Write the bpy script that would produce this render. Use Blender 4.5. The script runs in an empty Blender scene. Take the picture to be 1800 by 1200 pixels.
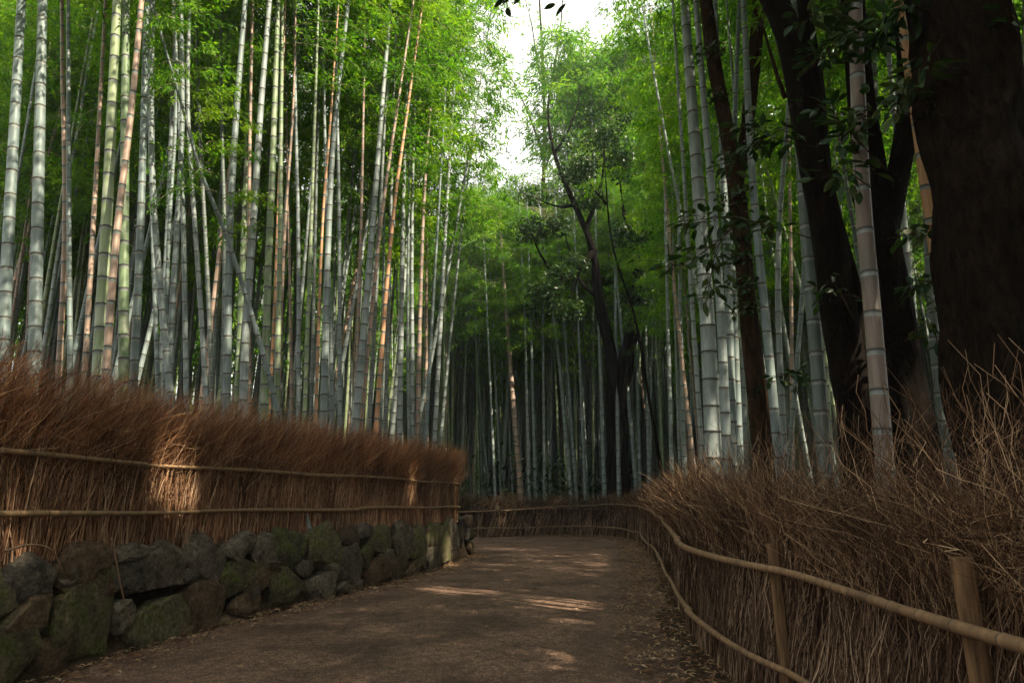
import bpy, math, random
import numpy as np
from mathutils import Vector, Matrix
random.seed(7); rng = np.random.default_rng(7)
R = math.radians
C = bpy.context.scene.collection
sc = bpy.context.scene

# ------------------------------------------------------------------ camera
EYE = 1.6; F = 1200.0; PITCH = math.atan(277/1200)
cd = bpy.data.cameras.new('camera'); cam = bpy.data.objects.new('camera', cd); C.objects.link(cam)
cam.location = (0, 0, EYE); cam.rotation_euler = (math.pi/2 + PITCH, 0, 0)
cd.sensor_width = 36; cd.lens = 36*F/1800; cd.clip_start = .05; cd.clip_end = 2000
sc.camera = cam
# ------------------------------------------------------------------ sky and sun
SUN_EL, SUN_AZ = 48, 126          # azimuth clockwise from +Y (the way the camera looks)
SDIR = Vector((math.sin(R(SUN_AZ))*math.cos(R(SUN_EL)), math.cos(R(SUN_AZ))*math.cos(R(SUN_EL)), math.sin(R(SUN_EL))))
w = bpy.data.worlds.new("World"); sc.world = w; w.use_nodes = True
nt = w.node_tree; bg = nt.nodes['Background']
sky = nt.nodes.new('ShaderNodeTexSky'); sky.sky_type = 'NISHITA'; sky.sun_disc = False
sky.sun_elevation = R(SUN_EL); sky.sun_rotation = R(SUN_AZ); sky.air_density = 1.0; sky.dust_density = 3.5; sky.ozone_density = 1.0
tcw = nt.nodes.new('ShaderNodeTexCoord'); nw = nt.nodes.new('ShaderNodeTexNoise'); nw.inputs['Scale'].default_value = 2.2; nw.inputs['Detail'].default_value = 6
nt.links.new(tcw.outputs['Generated'], nw.inputs['Vector'])
rw = nt.nodes.new('ShaderNodeValToRGB'); rw.color_ramp.elements[0].position = .36; rw.color_ramp.elements[1].position = .52
rw.color_ramp.elements[0].color = (.45, .45, .45, 1); nt.links.new(nw.outputs[0], rw.inputs[0])
mw = nt.nodes.new('ShaderNodeMix'); mw.data_type = 'RGBA'; mw.inputs[7].default_value = (4.6, 4.4, 4.25, 1)     # bright thin cloud
nt.links.new(rw.outputs[0], mw.inputs[0]); nt.links.new(sky.outputs[0], mw.inputs[6])
nt.links.new(mw.outputs[2], bg.inputs[0]); bg.inputs[1].default_value = .15
sd = bpy.data.lights.new('sun', 'SUN'); sd.energy = 5.0; sd.angle = R(.53); sd.color = (1, .86, .66)
so = bpy.data.objects.new('sun', sd); C.objects.link(so); so.rotation_euler = SDIR.to_track_quat('Z', 'Y').to_euler()
so.location = (10, -10, 30)
sc.view_settings.view_transform = 'Standard'; sc.view_settings.look = 'None'
sc.view_settings.exposure = 1.6; sc.view_settings.gamma = 1
cy = sc.cycles
cy.max_bounces = 6; cy.diffuse_bounces = 3; cy.glossy_bounces = 2; cy.transmission_bounces = 4; cy.transparent_max_bounces = 4
cy.use_denoising = True; cy.caustics_reflective = False; cy.caustics_refractive = False
cy.sample_clamp_indirect = 6

# ------------------------------------------------------------------ helpers
def ray(px, py):
    u = (px-900)/F; v = (600-py)/F; cp, sp = math.cos(PITCH), math.sin(PITCH)
    return np.array((u, cp - v*sp, sp + v*cp))
def at(px, py, D):
    r = ray(px, py); return np.array((0, 0, EYE)) + r*(D/r[1])
def onz(px, py, z=0.0):
    r = ray(px, py); return np.array((0, 0, EYE)) + r*((z-EYE)/r[2])

def mesh_np(name, V, Fq, mats, mi=None, smooth=False):
    """V (n,3), Fq (m,k) all faces with the same corner count, or a list of such arrays"""
    V = np.asarray(V, dtype=np.float32).reshape(-1, 3)
    if not isinstance(Fq, list): Fq = [Fq]
    Fq = [np.asarray(f, dtype=np.int32) for f in Fq]
    loops = np.concatenate([f.ravel() for f in Fq])
    tot = np.concatenate([np.full(len(f), f.shape[1], np.int32) for f in Fq])
    st = np.zeros(len(tot), np.int32); st[1:] = np.cumsum(tot)[:-1]
    me = bpy.data.meshes.new(name)
    me.vertices.add(len(V)); me.vertices.foreach_set('co', V.ravel())
    me.loops.add(len(loops)); me.loops.foreach_set('vertex_index', loops)
    me.polygons.add(len(tot)); me.polygons.foreach_set('loop_start', st); me.polygons.foreach_set('loop_total', tot)
    for m in mats: me.materials.append(m)
    if mi is not None: me.polygons.foreach_set('material_index', np.asarray(mi, np.int32))
    me.polygons.foreach_set('use_smooth', np.full(len(tot), smooth))
    me.update(calc_edges=True); me.validate()
    return me
def link(name, me, parent=None, loc=(0, 0, 0)):
    o = bpy.data.objects.new(name, me); C.objects.link(o); o.location = loc
    if parent is not None: o.parent = parent
    return o
def tag(o, label=None, cat=None, group=None, kind=None):
    if label: o['label'] = label
    if cat: o['category'] = cat
    if group: o['group'] = group
    if kind: o['kind'] = kind
    return o
def empty(name, loc, label, cat, group=None):
    o = bpy.data.objects.new(name, None); C.objects.link(o); o.location = loc; o.empty_display_size = .2
    return tag(o, label, cat, group)

def tubes(P, Rr, ns=3, phase=None):
    """P (n,k,3) centre lines, Rr (n,k) radii -> verts, quads (open tubes)"""
    P = np.asarray(P, float); Rr = np.asarray(Rr, float); n, k, _ = P.shape
    d = P[:, -1]-P[:, 0]; d /= np.linalg.norm(d, axis=1, keepdims=True)+1e-9
    ref = np.where(np.abs(d[:, 2:3]) > .9, np.array([[1., 0, 0]]), np.array([[0, 0, 1.]]))
    a = np.cross(d, ref); a /= np.linalg.norm(a, axis=1, keepdims=True)+1e-9; b = np.cross(d, a)
    th = np.arange(ns)*2*math.pi/ns
    th = th[None, :] + (phase[:, None] if phase is not None else rng.uniform(0, 6.28, (n, 1)))
    off = np.cos(th)[..., None]*a[:, None] + np.sin(th)[..., None]*b[:, None]      # n,ns,3
    V = P[:, :, None, :] + off[:, None]*Rr[:, :, None, None]
    idx = np.arange(n*k*ns).reshape(n, k, ns)
    i0 = idx[:, :-1, :]; i1 = idx[:, 1:, :]
    q = np.stack([i0, np.roll(i0, -1, 2), np.roll(i1, -1, 2), i1], -1).reshape(-1, 4)
    return V.reshape(-1, 3), q
def curve_tube(P, Rr, ns, wob=None):
    """one tube along a bending line with caps; P (k,3), Rr (k,)"""
    P = np.asarray(P, float); k = len(P)
    T = np.gradient(P, axis=0); T /= np.linalg.norm(T, axis=1, keepdims=True)
    a = np.cross(T[0], (0, 1, 0) if abs(T[0][1]) < .8 else (1, 0, 0)); V = []
    for i in range(k):
        a = a - T[i]*np.dot(a, T[i]); a /= np.linalg.norm(a); b = np.cross(T[i], a)
        th = np.arange(ns)*2*math.pi/ns
        r = Rr[i]*np.ones(ns) if wob is None else Rr[i]*wob[i]
        V.append(P[i] + (np.cos(th)*r)[:, None]*a + (np.sin(th)*r)[:, None]*b)
    V = np.array(V).reshape(-1, 3)
    idx = np.arange(k*ns).reshape(k, ns); i0 = idx[:-1]; i1 = idx[1:]
    q = np.stack([i0, np.roll(i0, -1, 1), np.roll(i1, -1, 1), i1], -1).reshape(-1, 4)
    return V, q, [idx[0][::-1].copy(), idx[-1].copy()]
def resample(P, n):
    P = np.asarray(P, float); s = np.r_[0, np.cumsum(np.linalg.norm(np.diff(P, axis=0), axis=1))]
    t = np.linspace(0, s[-1], n); return np.stack([np.interp(t, s, P[:, j]) for j in range(P.shape[1])], 1)
def smooth_line(P, n, it=3):
    P = np.asarray(P, float)
    for _ in range(it):
        Q = [P[0]]
        for a, b in zip(P[:-1], P[1:]): Q += [a*.75+b*.25, a*.25+b*.75]
        Q.append(P[-1]); P = np.array(Q)
    return resample(P, n)
def vnoise(P, sc_, seed=0):
    """cheap smooth pseudo noise in -1..1"""
    P = np.asarray(P)*sc_; r = np.random.default_rng(seed); o = 0
    for i in range(5):
        k = r.normal(0, 1, 3)*(1+i*.55); o = o + np.sin(P@k + r.uniform(0, 6.28))/(1+i*.35)
    return o/3.0

# ------------------------------------------------------------------ materials
def new_mat(name):
    m = bpy.data.materials.new(name); m.use_nodes = True; n = m.node_tree
    b = n.nodes['Principled BSDF']; b.inputs['Specular IOR Level'].default_value = .5 if 'culm' in name or 'rail' in name or 'xx' in name else .2 if 'leaf' in name else .12
    return m, n, b
def N(n, t, **kw):
    x = n.nodes.new(t)
    for k, v in kw.items(): setattr(x, k, v)
    return x
def noise(n, scale, detail=4, vec=None, rough=.55):
    x = N(n, 'ShaderNodeTexNoise'); x.inputs['Scale'].default_value = scale; x.inputs['Detail'].default_value = detail
    x.inputs['Roughness'].default_value = rough
    if vec is not None: n.links.new(vec, x.inputs['Vector'])
    return x
def ramp(n, src, stops):
    x = N(n, 'ShaderNodeValToRGB'); e = x.color_ramp.elements
    while len(e) < len(stops): e.new(.5)
    for el, (p, c) in zip(e, stops): el.position = p; el.color = (*c, 1)
    n.links.new(src, x.inputs[0]); return x
def mixc(n, a, b, f, mode='MIX'):
    x = N(n, 'ShaderNodeMix', data_type='RGBA', blend_type=mode)
    for s, i in ((f, 0), (a, 6), (b, 7)):
        if hasattr(s, 'is_linked'): n.links.new(s, x.inputs[i])
        elif i == 0: x.inputs[0].default_value = s
        else: x.inputs[i].default_value = (*s, 1)
    return x.outputs[2]
def coords(n, scale=(1, 1, 1), kind='Object'):
    tc = N(n, 'ShaderNodeTexCoord'); mp = N(n, 'ShaderNodeMapping'); mp.inputs['Scale'].default_value = scale
    n.links.new(tc.outputs[kind], mp.inputs[0]); return mp.outputs[0]
def bump(n, b, src, s, d=.02):
    x = N(n, 'ShaderNodeBump'); x.inputs['Strength'].default_value = s; x.inputs['Distance'].default_value = d
    n.links.new(src, x.inputs['Height']); n.links.new(x.outputs[0], b.inputs['Normal'])

def culm_mat(name, c0, c1, blotch, rough=.52):
    m, n, b = new_mat(name)
    oi = N(n, 'ShaderNodeObjectInfo')
    base = ramp(n, oi.outputs['Random'], [(0, c0), (1, c1)])
    st = noise(n, 3.0, 5, coords(n, (9, 9, .6))); f = ramp(n, st.outputs[0], [(.35, (.72,)*3), (.68, (1.15,)*3)])
    c = mixc(n, base.outputs[0], f.outputs[0], 1.0, 'MULTIPLY')
    bl = noise(n, 2.6, 6, coords(n, (1.5, 1.5, 1))); g = ramp(n, bl.outputs[0], [(.5, (0,)*3), (.66, (.75,)*3)])
    c = mixc(n, c, blotch, g.outputs[0])
    n.links.new(c, b.inputs['Base Color']); b.inputs['Roughness'].default_value = rough; b.inputs['Specular IOR Level'].default_value = .28
    bump(n, b, st.outputs[0], .25, .004)
    return m
CG = culm_mat('culm_grey', (.125, .17, .165), (.225, .262, .25), (.09, .12, .105))
CV = culm_mat('culm_green', (.11, .17, .08), (.20, .25, .13), (.27, .30, .22))
CT = culm_mat('culm_tan', (.25, .18, .135), (.33, .235, .175), (.16, .135, .11))
CT_SHADE = culm_mat('culm_tan_shaded', (.16, .125, .10), (.19, .15, .12), (.09, .08, .065))  # tan culm with its shade put into a darker colour
CO = culm_mat('culm_orange', (.36, .19, .09), (.44, .25, .13), (.30, .18, .10))
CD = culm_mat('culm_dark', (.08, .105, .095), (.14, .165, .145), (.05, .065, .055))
def flat(name, c, rough=.7, var=.3, sc_=8):
    m, n, b = new_mat(name); nz = noise(n, sc_, 4, coords(n))
    r = ramp(n, nz.outputs[0], [(.3, tuple(x*(1-var) for x in c)), (.7, tuple(x*(1+var) for x in c))])
    n.links.new(r.outputs[0], b.inputs['Base Color']); b.inputs['Roughness'].default_value = rough; return m
NODE = flat('culm_node', (.05, .048, .04)); BAND = flat('culm_bloom', (.19, .22, .20), .6, .25, 30)
def leaf_mat(name, ca, cb, cc, trans=.5, sc_=.6, rough=.55):
    m, n, b = new_mat(name)
    g = N(n, 'ShaderNodeNewGeometry'); nz = noise(n, sc_, 3, g.outputs['Position'])
    ri = N(n, 'ShaderNodeMath', operation='ADD'); n.links.new(nz.outputs[0], ri.inputs[0])
    sca = N(n, 'ShaderNodeMath', operation='MULTIPLY_ADD'); n.links.new(g.outputs['Random Per Island'], sca.inputs[0])
    sca.inputs[1].default_value = .36; sca.inputs[2].default_value = -.18; n.links.new(sca.outputs[0], ri.inputs[1])
    r = ramp(n, ri.outputs[0], [(.28, ca), (.5, cb), (.74, cc)])
    n.links.new(r.outputs[0], b.inputs['Base Color']); b.inputs['Roughness'].default_value = rough
    tr = N(n, 'ShaderNodeBsdfTranslucent'); mx = N(n, 'ShaderNodeMixShader'); mx.inputs[0].default_value = trans
    tc = mixc(n, r.outputs[0], (1.5, 1.7, .5), 1.0, 'MULTIPLY'); n.links.new(tc, tr.inputs[0])
    n.links.new(b.outputs[0], mx.inputs[1]); n.links.new(tr.outputs[0], mx.inputs[2])
    n.links.new(mx.outputs[0], n.nodes['Material Output'].inputs[0]); return m
LEAF = leaf_mat('bamboo_leaf', (.035, .10, .012), (.085, .205, .016), (.20, .30, .022), .55)
LEAFD = leaf_mat('broad_leaf', (.012, .032, .012), (.02, .05, .016), (.05, .07, .018), .2, 1.5, .38)
LITTER = leaf_mat('dry_leaf', (.11, .055, .03), (.26, .15, .08), (.50, .38, .24), .1, 3)
TWIG = flat('bamboo_branch', (.20, .19, .11), .6)
def stick_mat(name, stops, lo=.55):
    m, n, b = new_mat(name); g = N(n, 'ShaderNodeNewGeometry')
    r = ramp(n, g.outputs['Random Per Island'], stops)
    nz = noise(n, 1.1, 3, g.outputs['Position']); f = ramp(n, nz.outputs[0], [(.35, (lo,)*3), (.65, (1.1,)*3)])
    c = mixc(n, r.outputs[0], f.outputs[0], 1.0, 'MULTIPLY')
    n.links.new(c, b.inputs['Base Color']); b.inputs['Roughness'].default_value = .7; return m
STICK = stick_mat('fence_stick', [(0, (.10, .045, .022)), (.45, (.28, .14, .075)), (.8, (.45, .27, .155)), (1, (.60, .42, .27))])
BRUSH = stick_mat('fence_brush', [(0, (.05, .021, .010)), (.45, (.23, .092, .040)), (.85, (.45, .21, .095)), (1, (.60, .38, .20))])
STICKR = stick_mat('fence_stick_grey', [(0, (.04, .022, .014)), (.5, (.16, .10, .06)), (.85, (.34, .23, .15)), (1, (.58, .43, .29))])
BRUSHR = stick_mat('fence_brush_pale', [(0, (.02, .011, .006)), (.5, (.11, .057, .031)), (.83, (.30, .185, .10)), (1, (.62, .43, .26))])
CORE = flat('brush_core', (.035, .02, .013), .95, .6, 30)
RAIL = culm_mat('rail_bamboo', (.19, .12, .06), (.24, .155, .08), (.10, .065, .04), .5)
RAILR = culm_mat('rail_bamboo_pale', (.21, .13, .07), (.26, .16, .085), (.11, .07, .042), .55)
def wood_mat():
    m, n, b = new_mat('post_wood'); nz = noise(n, 4, 6, coords(n, (10, 10, 1)))
    r = ramp(n, nz.outputs[0], [(.3, (.05, .03, .016)), (.7, (.20, .12, .06))])
    n.links.new(r.outputs[0], b.inputs['Base Color']); b.inputs['Roughness'].default_value = .7; bump(n, b, nz.outputs[0], .4, .005); return m
POST = wood_mat()
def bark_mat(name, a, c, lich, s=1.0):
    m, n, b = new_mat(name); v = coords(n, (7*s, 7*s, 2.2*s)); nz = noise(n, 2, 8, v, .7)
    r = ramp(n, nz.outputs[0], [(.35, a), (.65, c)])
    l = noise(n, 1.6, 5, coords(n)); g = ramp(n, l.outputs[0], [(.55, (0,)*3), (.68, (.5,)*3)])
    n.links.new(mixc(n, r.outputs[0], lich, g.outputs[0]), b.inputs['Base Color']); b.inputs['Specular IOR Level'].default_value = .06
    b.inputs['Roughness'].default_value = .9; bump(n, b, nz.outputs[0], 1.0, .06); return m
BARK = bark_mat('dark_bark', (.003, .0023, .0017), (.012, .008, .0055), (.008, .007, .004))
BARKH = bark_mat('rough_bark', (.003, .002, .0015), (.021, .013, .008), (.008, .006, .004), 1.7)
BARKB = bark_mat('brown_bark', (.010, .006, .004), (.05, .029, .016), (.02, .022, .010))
def stone_mat(name, a, c, moss, mf):
    m, n, b = new_mat(name); tc = coords(n); nz = noise(n, 4, 12, tc, .78); n2 = noise(n, 22, 8, tc, .7)
    oi = N(n, 'ShaderNodeObjectInfo')
    r = ramp(n, nz.outputs[0], [(.34, a), (.62, c)])
    br = ramp(n, oi.outputs['Random'], [(0, (.55, .55, .55)), (.5, (.95, .88, .8)), (1, (1.35, 1.3, 1.2))])
    col = mixc(n, r.outputs[0], br.outputs[0], 1.0, 'MULTIPLY')
    col = mixc(n, col, ramp(n, n2.outputs[0], [(.32, (.45,)*3), (.7, (1.5,)*3)]).outputs[0], 1.0, 'MULTIPLY')
    ms = noise(n, 4.5, 12, tc, .75); g = ramp(n, ms.outputs[0], [(mf, (0,)*3), (mf+.07, (.8,)*3)])
    mossc = ramp(n, n2.outputs[0], [(.35, tuple(x*.4 for x in moss)), (.65, tuple(x*1.5 for x in moss))])
    col = mixc(n, col, mossc.outputs[0], g.outputs[0])
    sp = noise(n, 34, 5, tc, .7); sg = ramp(n, sp.outputs[0], [(.66, (0,)*3), (.70, (.7,)*3)])
    lp = noise(n, 3, 3, tc); lg = ramp(n, lp.outputs[0], [(.5, (0,)*3), (.6, (1,)*3)])
    f = N(n, 'ShaderNodeMath', operation='MULTIPLY'); n.links.new(sg.outputs[0], f.inputs[0]); n.links.new(lg.outputs[0], f.inputs[1])
    col = mixc(n, col, (.36, .36, .29), f.outputs[0])
    n.links.new(col, b.inputs['Base Color']); b.inputs['Roughness'].default_value = .85
    ad = N(n, 'ShaderNodeMath', operation='MULTIPLY_ADD'); n.links.new(n2.outputs[0], ad.inputs[0]); ad.inputs[1].default_value = .35; n.links.new(nz.outputs[0], ad.inputs[2])
    bump(n, b, ad.outputs[0], 1.0, .09); return m
S_GREY = stone_mat('stone_grey', (.038, .034, .027), (.19, .17, .138), (.06, .066, .02), .58)
S_BROWN = stone_mat('stone_brown', (.04, .029, .019), (.17, .127, .085), (.055, .058, .02), .62)
S_MOSS = stone_mat('stone_mossy', (.04, .036, .022), (.185, .17, .11), (.085, .105, .02), .50)
S_CORE = flat('wall_core', (.02, .016, .012), .95, .5, 12)
def path_mat():
    m, n, b = new_mat('path_asphalt'); tc = coords(n)
    fine = noise(n, 45, 6, tc, .8); big = noise(n, .9, 5, tc); mid = noise(n, 9, 5, tc)
    c = ramp(n, fine.outputs[0], [(.33, (.036, .021, .014)), (.5, (.108, .067, .047)), (.68, (.40, .27, .19))]).outputs[0]
    c = mixc(n, c, ramp(n, big.outputs[0], [(.38, (.62,)*3), (.6, (1.2,)*3)]).outputs[0], 1.0, 'MULTIPLY')
    c = mixc(n, c, ramp(n, mid.outputs[0], [(.36, (.68,)*3), (.62, (1.18,)*3)]).outputs[0], 1.0, 'MULTIPLY')
    n.links.new(c, b.inputs['Base Color']); b.inputs['Roughness'].default_value = .75
    bump(n, b, fine.outputs[0], .8, .01); return m
PATH = path_mat()
def soil_mat():
    m, n, b = new_mat('forest_soil'); tc = coords(n); nz = noise(n, 3, 9, tc, .7); f = noise(n, 25, 5, tc)
    c = ramp(n, nz.outputs[0], [(.3, (.025, .017, .011)), (.55, (.06, .04, .024)), (.75, (.11, .075, .045))]).outputs[0]
    c = mixc(n, c, ramp(n, f.outputs[0], [(.35, (.6,)*3), (.65, (1.4,)*3)]).outputs[0], 1.0, 'MULTIPLY')
    n.links.new(c, b.inputs['Base Color']); b.inputs['Roughness'].default_value = .95; bump(n, b, f.outputs[0], 1, .04); return m
SOIL = soil_mat()

# ------------------------------------------------------------------ plan of the place, read off the photograph
def g2(px, py, z=0.0): p = onz(px, py, z); return (p[0], p[1])
WALL = [(-5.6, -6), (-5.3, 0), g2(0, 1228), g2(100, 1190), g2(300, 1125), g2(450, 1085), g2(620, 1043), g2(720, 1016), g2(795, 993), g2(828, 978)]
WALL = np.array(WALL); tip = WALL[-1]
WALLB = np.array([tip, tip+(.05, .9), tip+(-.5, 1.9), tip+(-2.2, 3.2), tip+(-7, 5.4), tip+(-20, 9)])     # back side of the bend
WALLF = smooth_line(np.vstack([WALL, WALLB[1:]]), 260, 2)
FEN = [(1.95, -4), (1.95, .5), g2(1800, 1550, .4), g2(1470, 1200, .4), g2(1340, 1150, .4), g2(1250, 1087, .4), g2(1215, 1052, .4), g2(1195, 1020, .4), g2(1166, 968, .4),
       g2(1135, 944, .4), (4.9, 26), (4.6, 31.5), (2.5, 32), (0, 31), (-2.5, 30), (-8, 30), (-22, 32.8)]
FEN[2] = (1.93, 2.6)
FEN = smooth_line(np.array(FEN), 400, 2)
print('WALL', np.round(WALL, 2).tolist()); print('FEN', np.round(FEN[::20], 2).tolist())
def seg_info(P, pts):
    """signed distance (+ = left of travel) of pts (m,2) to polyline P"""
    P = np.asarray(P); a = P[:-1]; b = P[1:]; d = b-a; L = (d**2).sum(1)
    w_ = pts[:, None]-a[None]; t = np.clip((w_*d).sum(2)/L, 0, 1)
    q = a[None]+t[..., None]*d[None]; v = pts[:, None]-q; dist = np.sqrt((v**2).sum(2)); i = dist.argmin(1)
    ii = np.arange(len(pts)); s = np.sign(d[i, 0]*v[ii, i, 1]-d[i, 1]*v[ii, i, 0])
    return dist[ii, i]*s, i
def ground_z(x, y):
    pts = np.stack([np.atleast_1d(x), np.atleast_1d(y)], 1).astype(float)
    dl, _ = seg_info(WALLF[::3], pts); dr, _ = seg_info(FEN[::3], pts)
    z = np.where(dl > .38, 1.06+.05*np.clip(dl-.4, 0, 40), np.clip((dl-.12)/.26, 0, 1)*1.06)
    rz = .05+.035*np.clip(-dr-.3, 0, 40)
    z = np.where((dr < -.1) & (dl <= 0), rz*np.clip((-dr-.1)/.4, 0, 1), z)
    z += np.where((dl > .6) | (dr < -.6), .05*np.sin(pts[:, 0]*1.7+pts[:, 1]*.9)+.04*np.sin(pts[:, 1]*2.3-pts[:, 0]), 0)
    rr = np.hypot(pts[:, 0], pts[:, 1]); z += .22*np.clip(rr-44, 0, 60)
    return z

# ------------------------------------------------------------------ ground
def grid_axis(lo, hi, n0, n1, step, far):
    a = np.arange(n0, n1+step, step)
    l = n0-np.geomspace(.4, n0-lo, far)[::-1]; h = n1+np.geomspace(.4, hi-n1, far)
    return np.r_[l, a, h]
gx = grid_axis(-420, 420, -14, 14, .22, 40); gy = grid_axis(-420, 420, -4, 36, .22, 40)
X, Y = np.meshgrid(gx, gy); zz = np.concatenate([ground_z(X.ravel()[i:i+4000], Y.ravel()[i:i+4000]) for i in range(0, X.size, 4000)])
idx = np.arange(X.size).reshape(X.shape)
q = np.stack([idx[:-1, :-1], idx[:-1, 1:], idx[1:, 1:], idx[1:, :-1]], -1).reshape(-1, 4)
tag(link('forest_ground', mesh_np('forest_ground', np.stack([X.ravel(), Y.ravel(), zz-.004], 1), q, [SOIL], smooth=True)), 'dark brown forest floor under the bamboo', 'ground', kind='structure')
# path
nL = 120
Lp = resample(WALLF[:], nL*2)+0; Rp = resample(FEN, nL*2)
Lp = smooth_line(np.array([(-5.6, -6), (-5.3, 0), WALL[2], WALL[3], WALL[4], WALL[5], WALL[6], WALL[7], WALL[8], WALL[9], tip+(.05, .9), tip+(-.5, 1.9), tip+(-2.2, 3.2), tip+(-7, 5.4), tip+(-20, 9)]), nL, 2)
Rp = smooth_line(np.array([(1.5, -6), (1.5, 0), (1.45, 3), (1.5, 5), (1.6, 7), (1.95, 9.5), (2.5, 12), (3.3, 16), (4.1, 21), (4.6, 26), (4.3, 31), (1.5, 31.6), (-2, 30), (-8, 30), (-22, 32.8)]), nL, 2)
nc = 30; V = []
for j in range(nc+1):
    t = j/nc; e = .10*np.sin(np.arange(nL)*.9)+.06*np.sin(np.arange(nL)*2.3)
    P2 = Lp*(1-t)+Rp*t + np.stack([(-e*(t == 1)), 0*e], 1)
    cam_ = .035*math.sin(math.pi*t)
    V.append(np.c_[P2, np.full(nL, .006+cam_)])
V = np.array(V).transpose(1, 0, 2).reshape(-1, 3); idx = np.arange(len(V)).reshape(nL, nc+1)
q = np.stack([idx[:-1, :-1], idx[:-1, 1:], idx[1:, 1:], idx[1:, :-1]], -1).reshape(-1, 4)
tag(link('path', mesh_np('path', V, q, [PATH], smooth=True)), 'brown gritty path curving left between the fences', 'path', kind='structure')
def path_z(x, y): return .03

# ------------------------------------------------------------------ leaves and bamboo crowns
def leaves(Cn, D, Nn, L, W, fold=.0):
    """rhombic leaves: centres base Cn, direction D, side vector from Nn"""
    D = D/(np.linalg.norm(D, axis=1, keepdims=True)+1e-9); S = np.cross(D, Nn); S /= np.linalg.norm(S, axis=1, keepdims=True)+1e-9
    U = np.cross(S, D)
    a = Cn; b = Cn+D*L[:, None]*.4+S*W[:, None]*.5-U*W[:, None]*fold; c = Cn+D*L[:, None]-U*L[:, None]*.1; d = Cn+D*L[:, None]*.4-S*W[:, None]*.5-U*W[:, None]*fold
    V = np.stack([a, b, c, d], 1).reshape(-1, 3); n = len(Cn); i = np.arange(n*4).reshape(n, 4)
    return V, i
def crown_arrays(seed, H=8.0, nb=46, spread=1.5, leaf=.16, width=.036, per=12, ntw=10):
    r = np.random.default_rng(seed); BV, BR = [], []; Cs, Ds = [], []
    for i in range(nb):
        t = ((i+r.uniform(0, 1))/nb)**.75; z = t*H
        az = r.uniform(0, 6.283); ln = spread*(1.15-.75*t)*r.uniform(.6, 1.25)*(.55+.45*min(1, t*4)); up = r.uniform(.25, .75)
        o = np.array([math.cos(az), math.sin(az), 0]); k = np.linspace(0, 1, 6)[:, None]
        L = np.array([0, 0, z]) + o*ln*k + np.array([0, 0, 1])*(ln*up*k - ln*(up*.9+.25)*k**2.2)
        BV.append(L); BR.append(np.linspace(.011, .003, 6))
        for j in range(ntw):
            s = r.uniform(.2, 1.0); p = np.array([np.interp(s, k[:, 0], L[:, c]) for c in range(3)])
            ta = az+r.uniform(-1.6, 1.6); tl = r.uniform(.2, .6); td = np.array([math.cos(ta), math.sin(ta), r.uniform(-.55, .25)])
            m = r.uniform(.1, 1, per)[:, None]; Cc = p+td*tl*m+r.normal(0, .05, (per, 3))
            dd = td*.8+r.normal(0, .55, (per, 3)); dd[:, 2] -= .45
            Cs.append(Cc); Ds.append(dd)
    Cs = np.concatenate(Cs); Ds = np.concatenate(Ds); n = len(Cs)
    Nn = np.tile([0, 0, 1.], (n, 1))+r.normal(0, .6, (n, 3))
    return Cs, Ds, Nn, leaf*r.uniform(.7, 1.3, n), width*r.uniform(.8, 1.2, n), np.array(BV), np.array(BR)
def crown_mesh(arr, keep=None, mat=None):
    Cs, Ds, Nn, L, W, BV, BR = arr
    if keep is not None: Cs, Ds, Nn, L, W = Cs[keep], Ds[keep], Nn[keep], L[keep], W[keep]
    V1, q1 = leaves(Cs, Ds, Nn, L, W); V2, q2 = tubes(BV, BR, 3)
    return mesh_np('crown', np.concatenate([V1, V2]), np.concatenate([q1, q2+len(V1)]), [mat or LEAF, TWIG], np.r_[np.zeros(len(q1)), np.ones(len(q2))])
CROWNS = [crown_arrays(100+i, spread=random.uniform(1.6, 2.3), nb=52) for i in range(8)]
CROWN_ME = [crown_mesh(a) for a in CROWNS]

# gaps in the canopy: sunbeams reach these places
BEAMS = [(at(300, 820, 8.2), .30), (at(330, 850, 8.6), .25), (onz(790, 1040), .45), (at(802, 955, 17.5), .45), (at(770, 940, 16), .3), 
         (at(733, 835, 15), .25), (at(120, 560, 9.5), .30), (at(455, 520, 10), .25), (at(1330, 690, 8.2), .20), (at(1665, 590, 6), .35), (at(1675, 680, 6), .25), (at(1545, 440, 5.2), .12), (at(708, 450, 14), .4),
         (at(723, 520, 14), .3), (at(1200, 815, 10), .7), (at(1062, 850, 31), .5), (at(1330, 810, 6.6), .45), (at(1700, 885, 4.2), .12), (at(660, 470, 12), .3), (at(560, 470, 11), .25), (at(783, 480, 15), .3),
         (at(1395, 640, 9), .3), (at(640, 300, 12), .5), (at(180, 530, 8.5), .2), (at(1270, 640, 9), .15),
         (at(870, 470, 34.5), 2.2), (at(960, 330, 33.5), 2.2), (at(850, 360, 32), 2.2), (at(1010, 200, 34), 2.0)]
S3 = np.array(SDIR)
def beam_mask(P):
    keep = np.ones(len(P), bool); soft = np.random.default_rng(len(P)).uniform(.6, 1.75, len(P))
    for b, r_ in BEAMS:
        v = P-b; t = v@S3; d = np.linalg.norm(v-t[:, None]*S3, axis=1); keep &= ~((d < r_*soft) & (t > (3.5 if r_ > 1 else 0)))
    return keep
def beam_near(base, top, rad):
    """does any beam come near this upright axis"""
    for b, r_ in BEAMS:
        P = base+(top-base)*np.linspace(0, 1, 9)[:, None]; v = P-b; t = v@S3
        if ((np.linalg.norm(v-t[:, None]*S3, axis=1) < rad+r_) & (t > 0)).any(): return True
    return False

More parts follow.
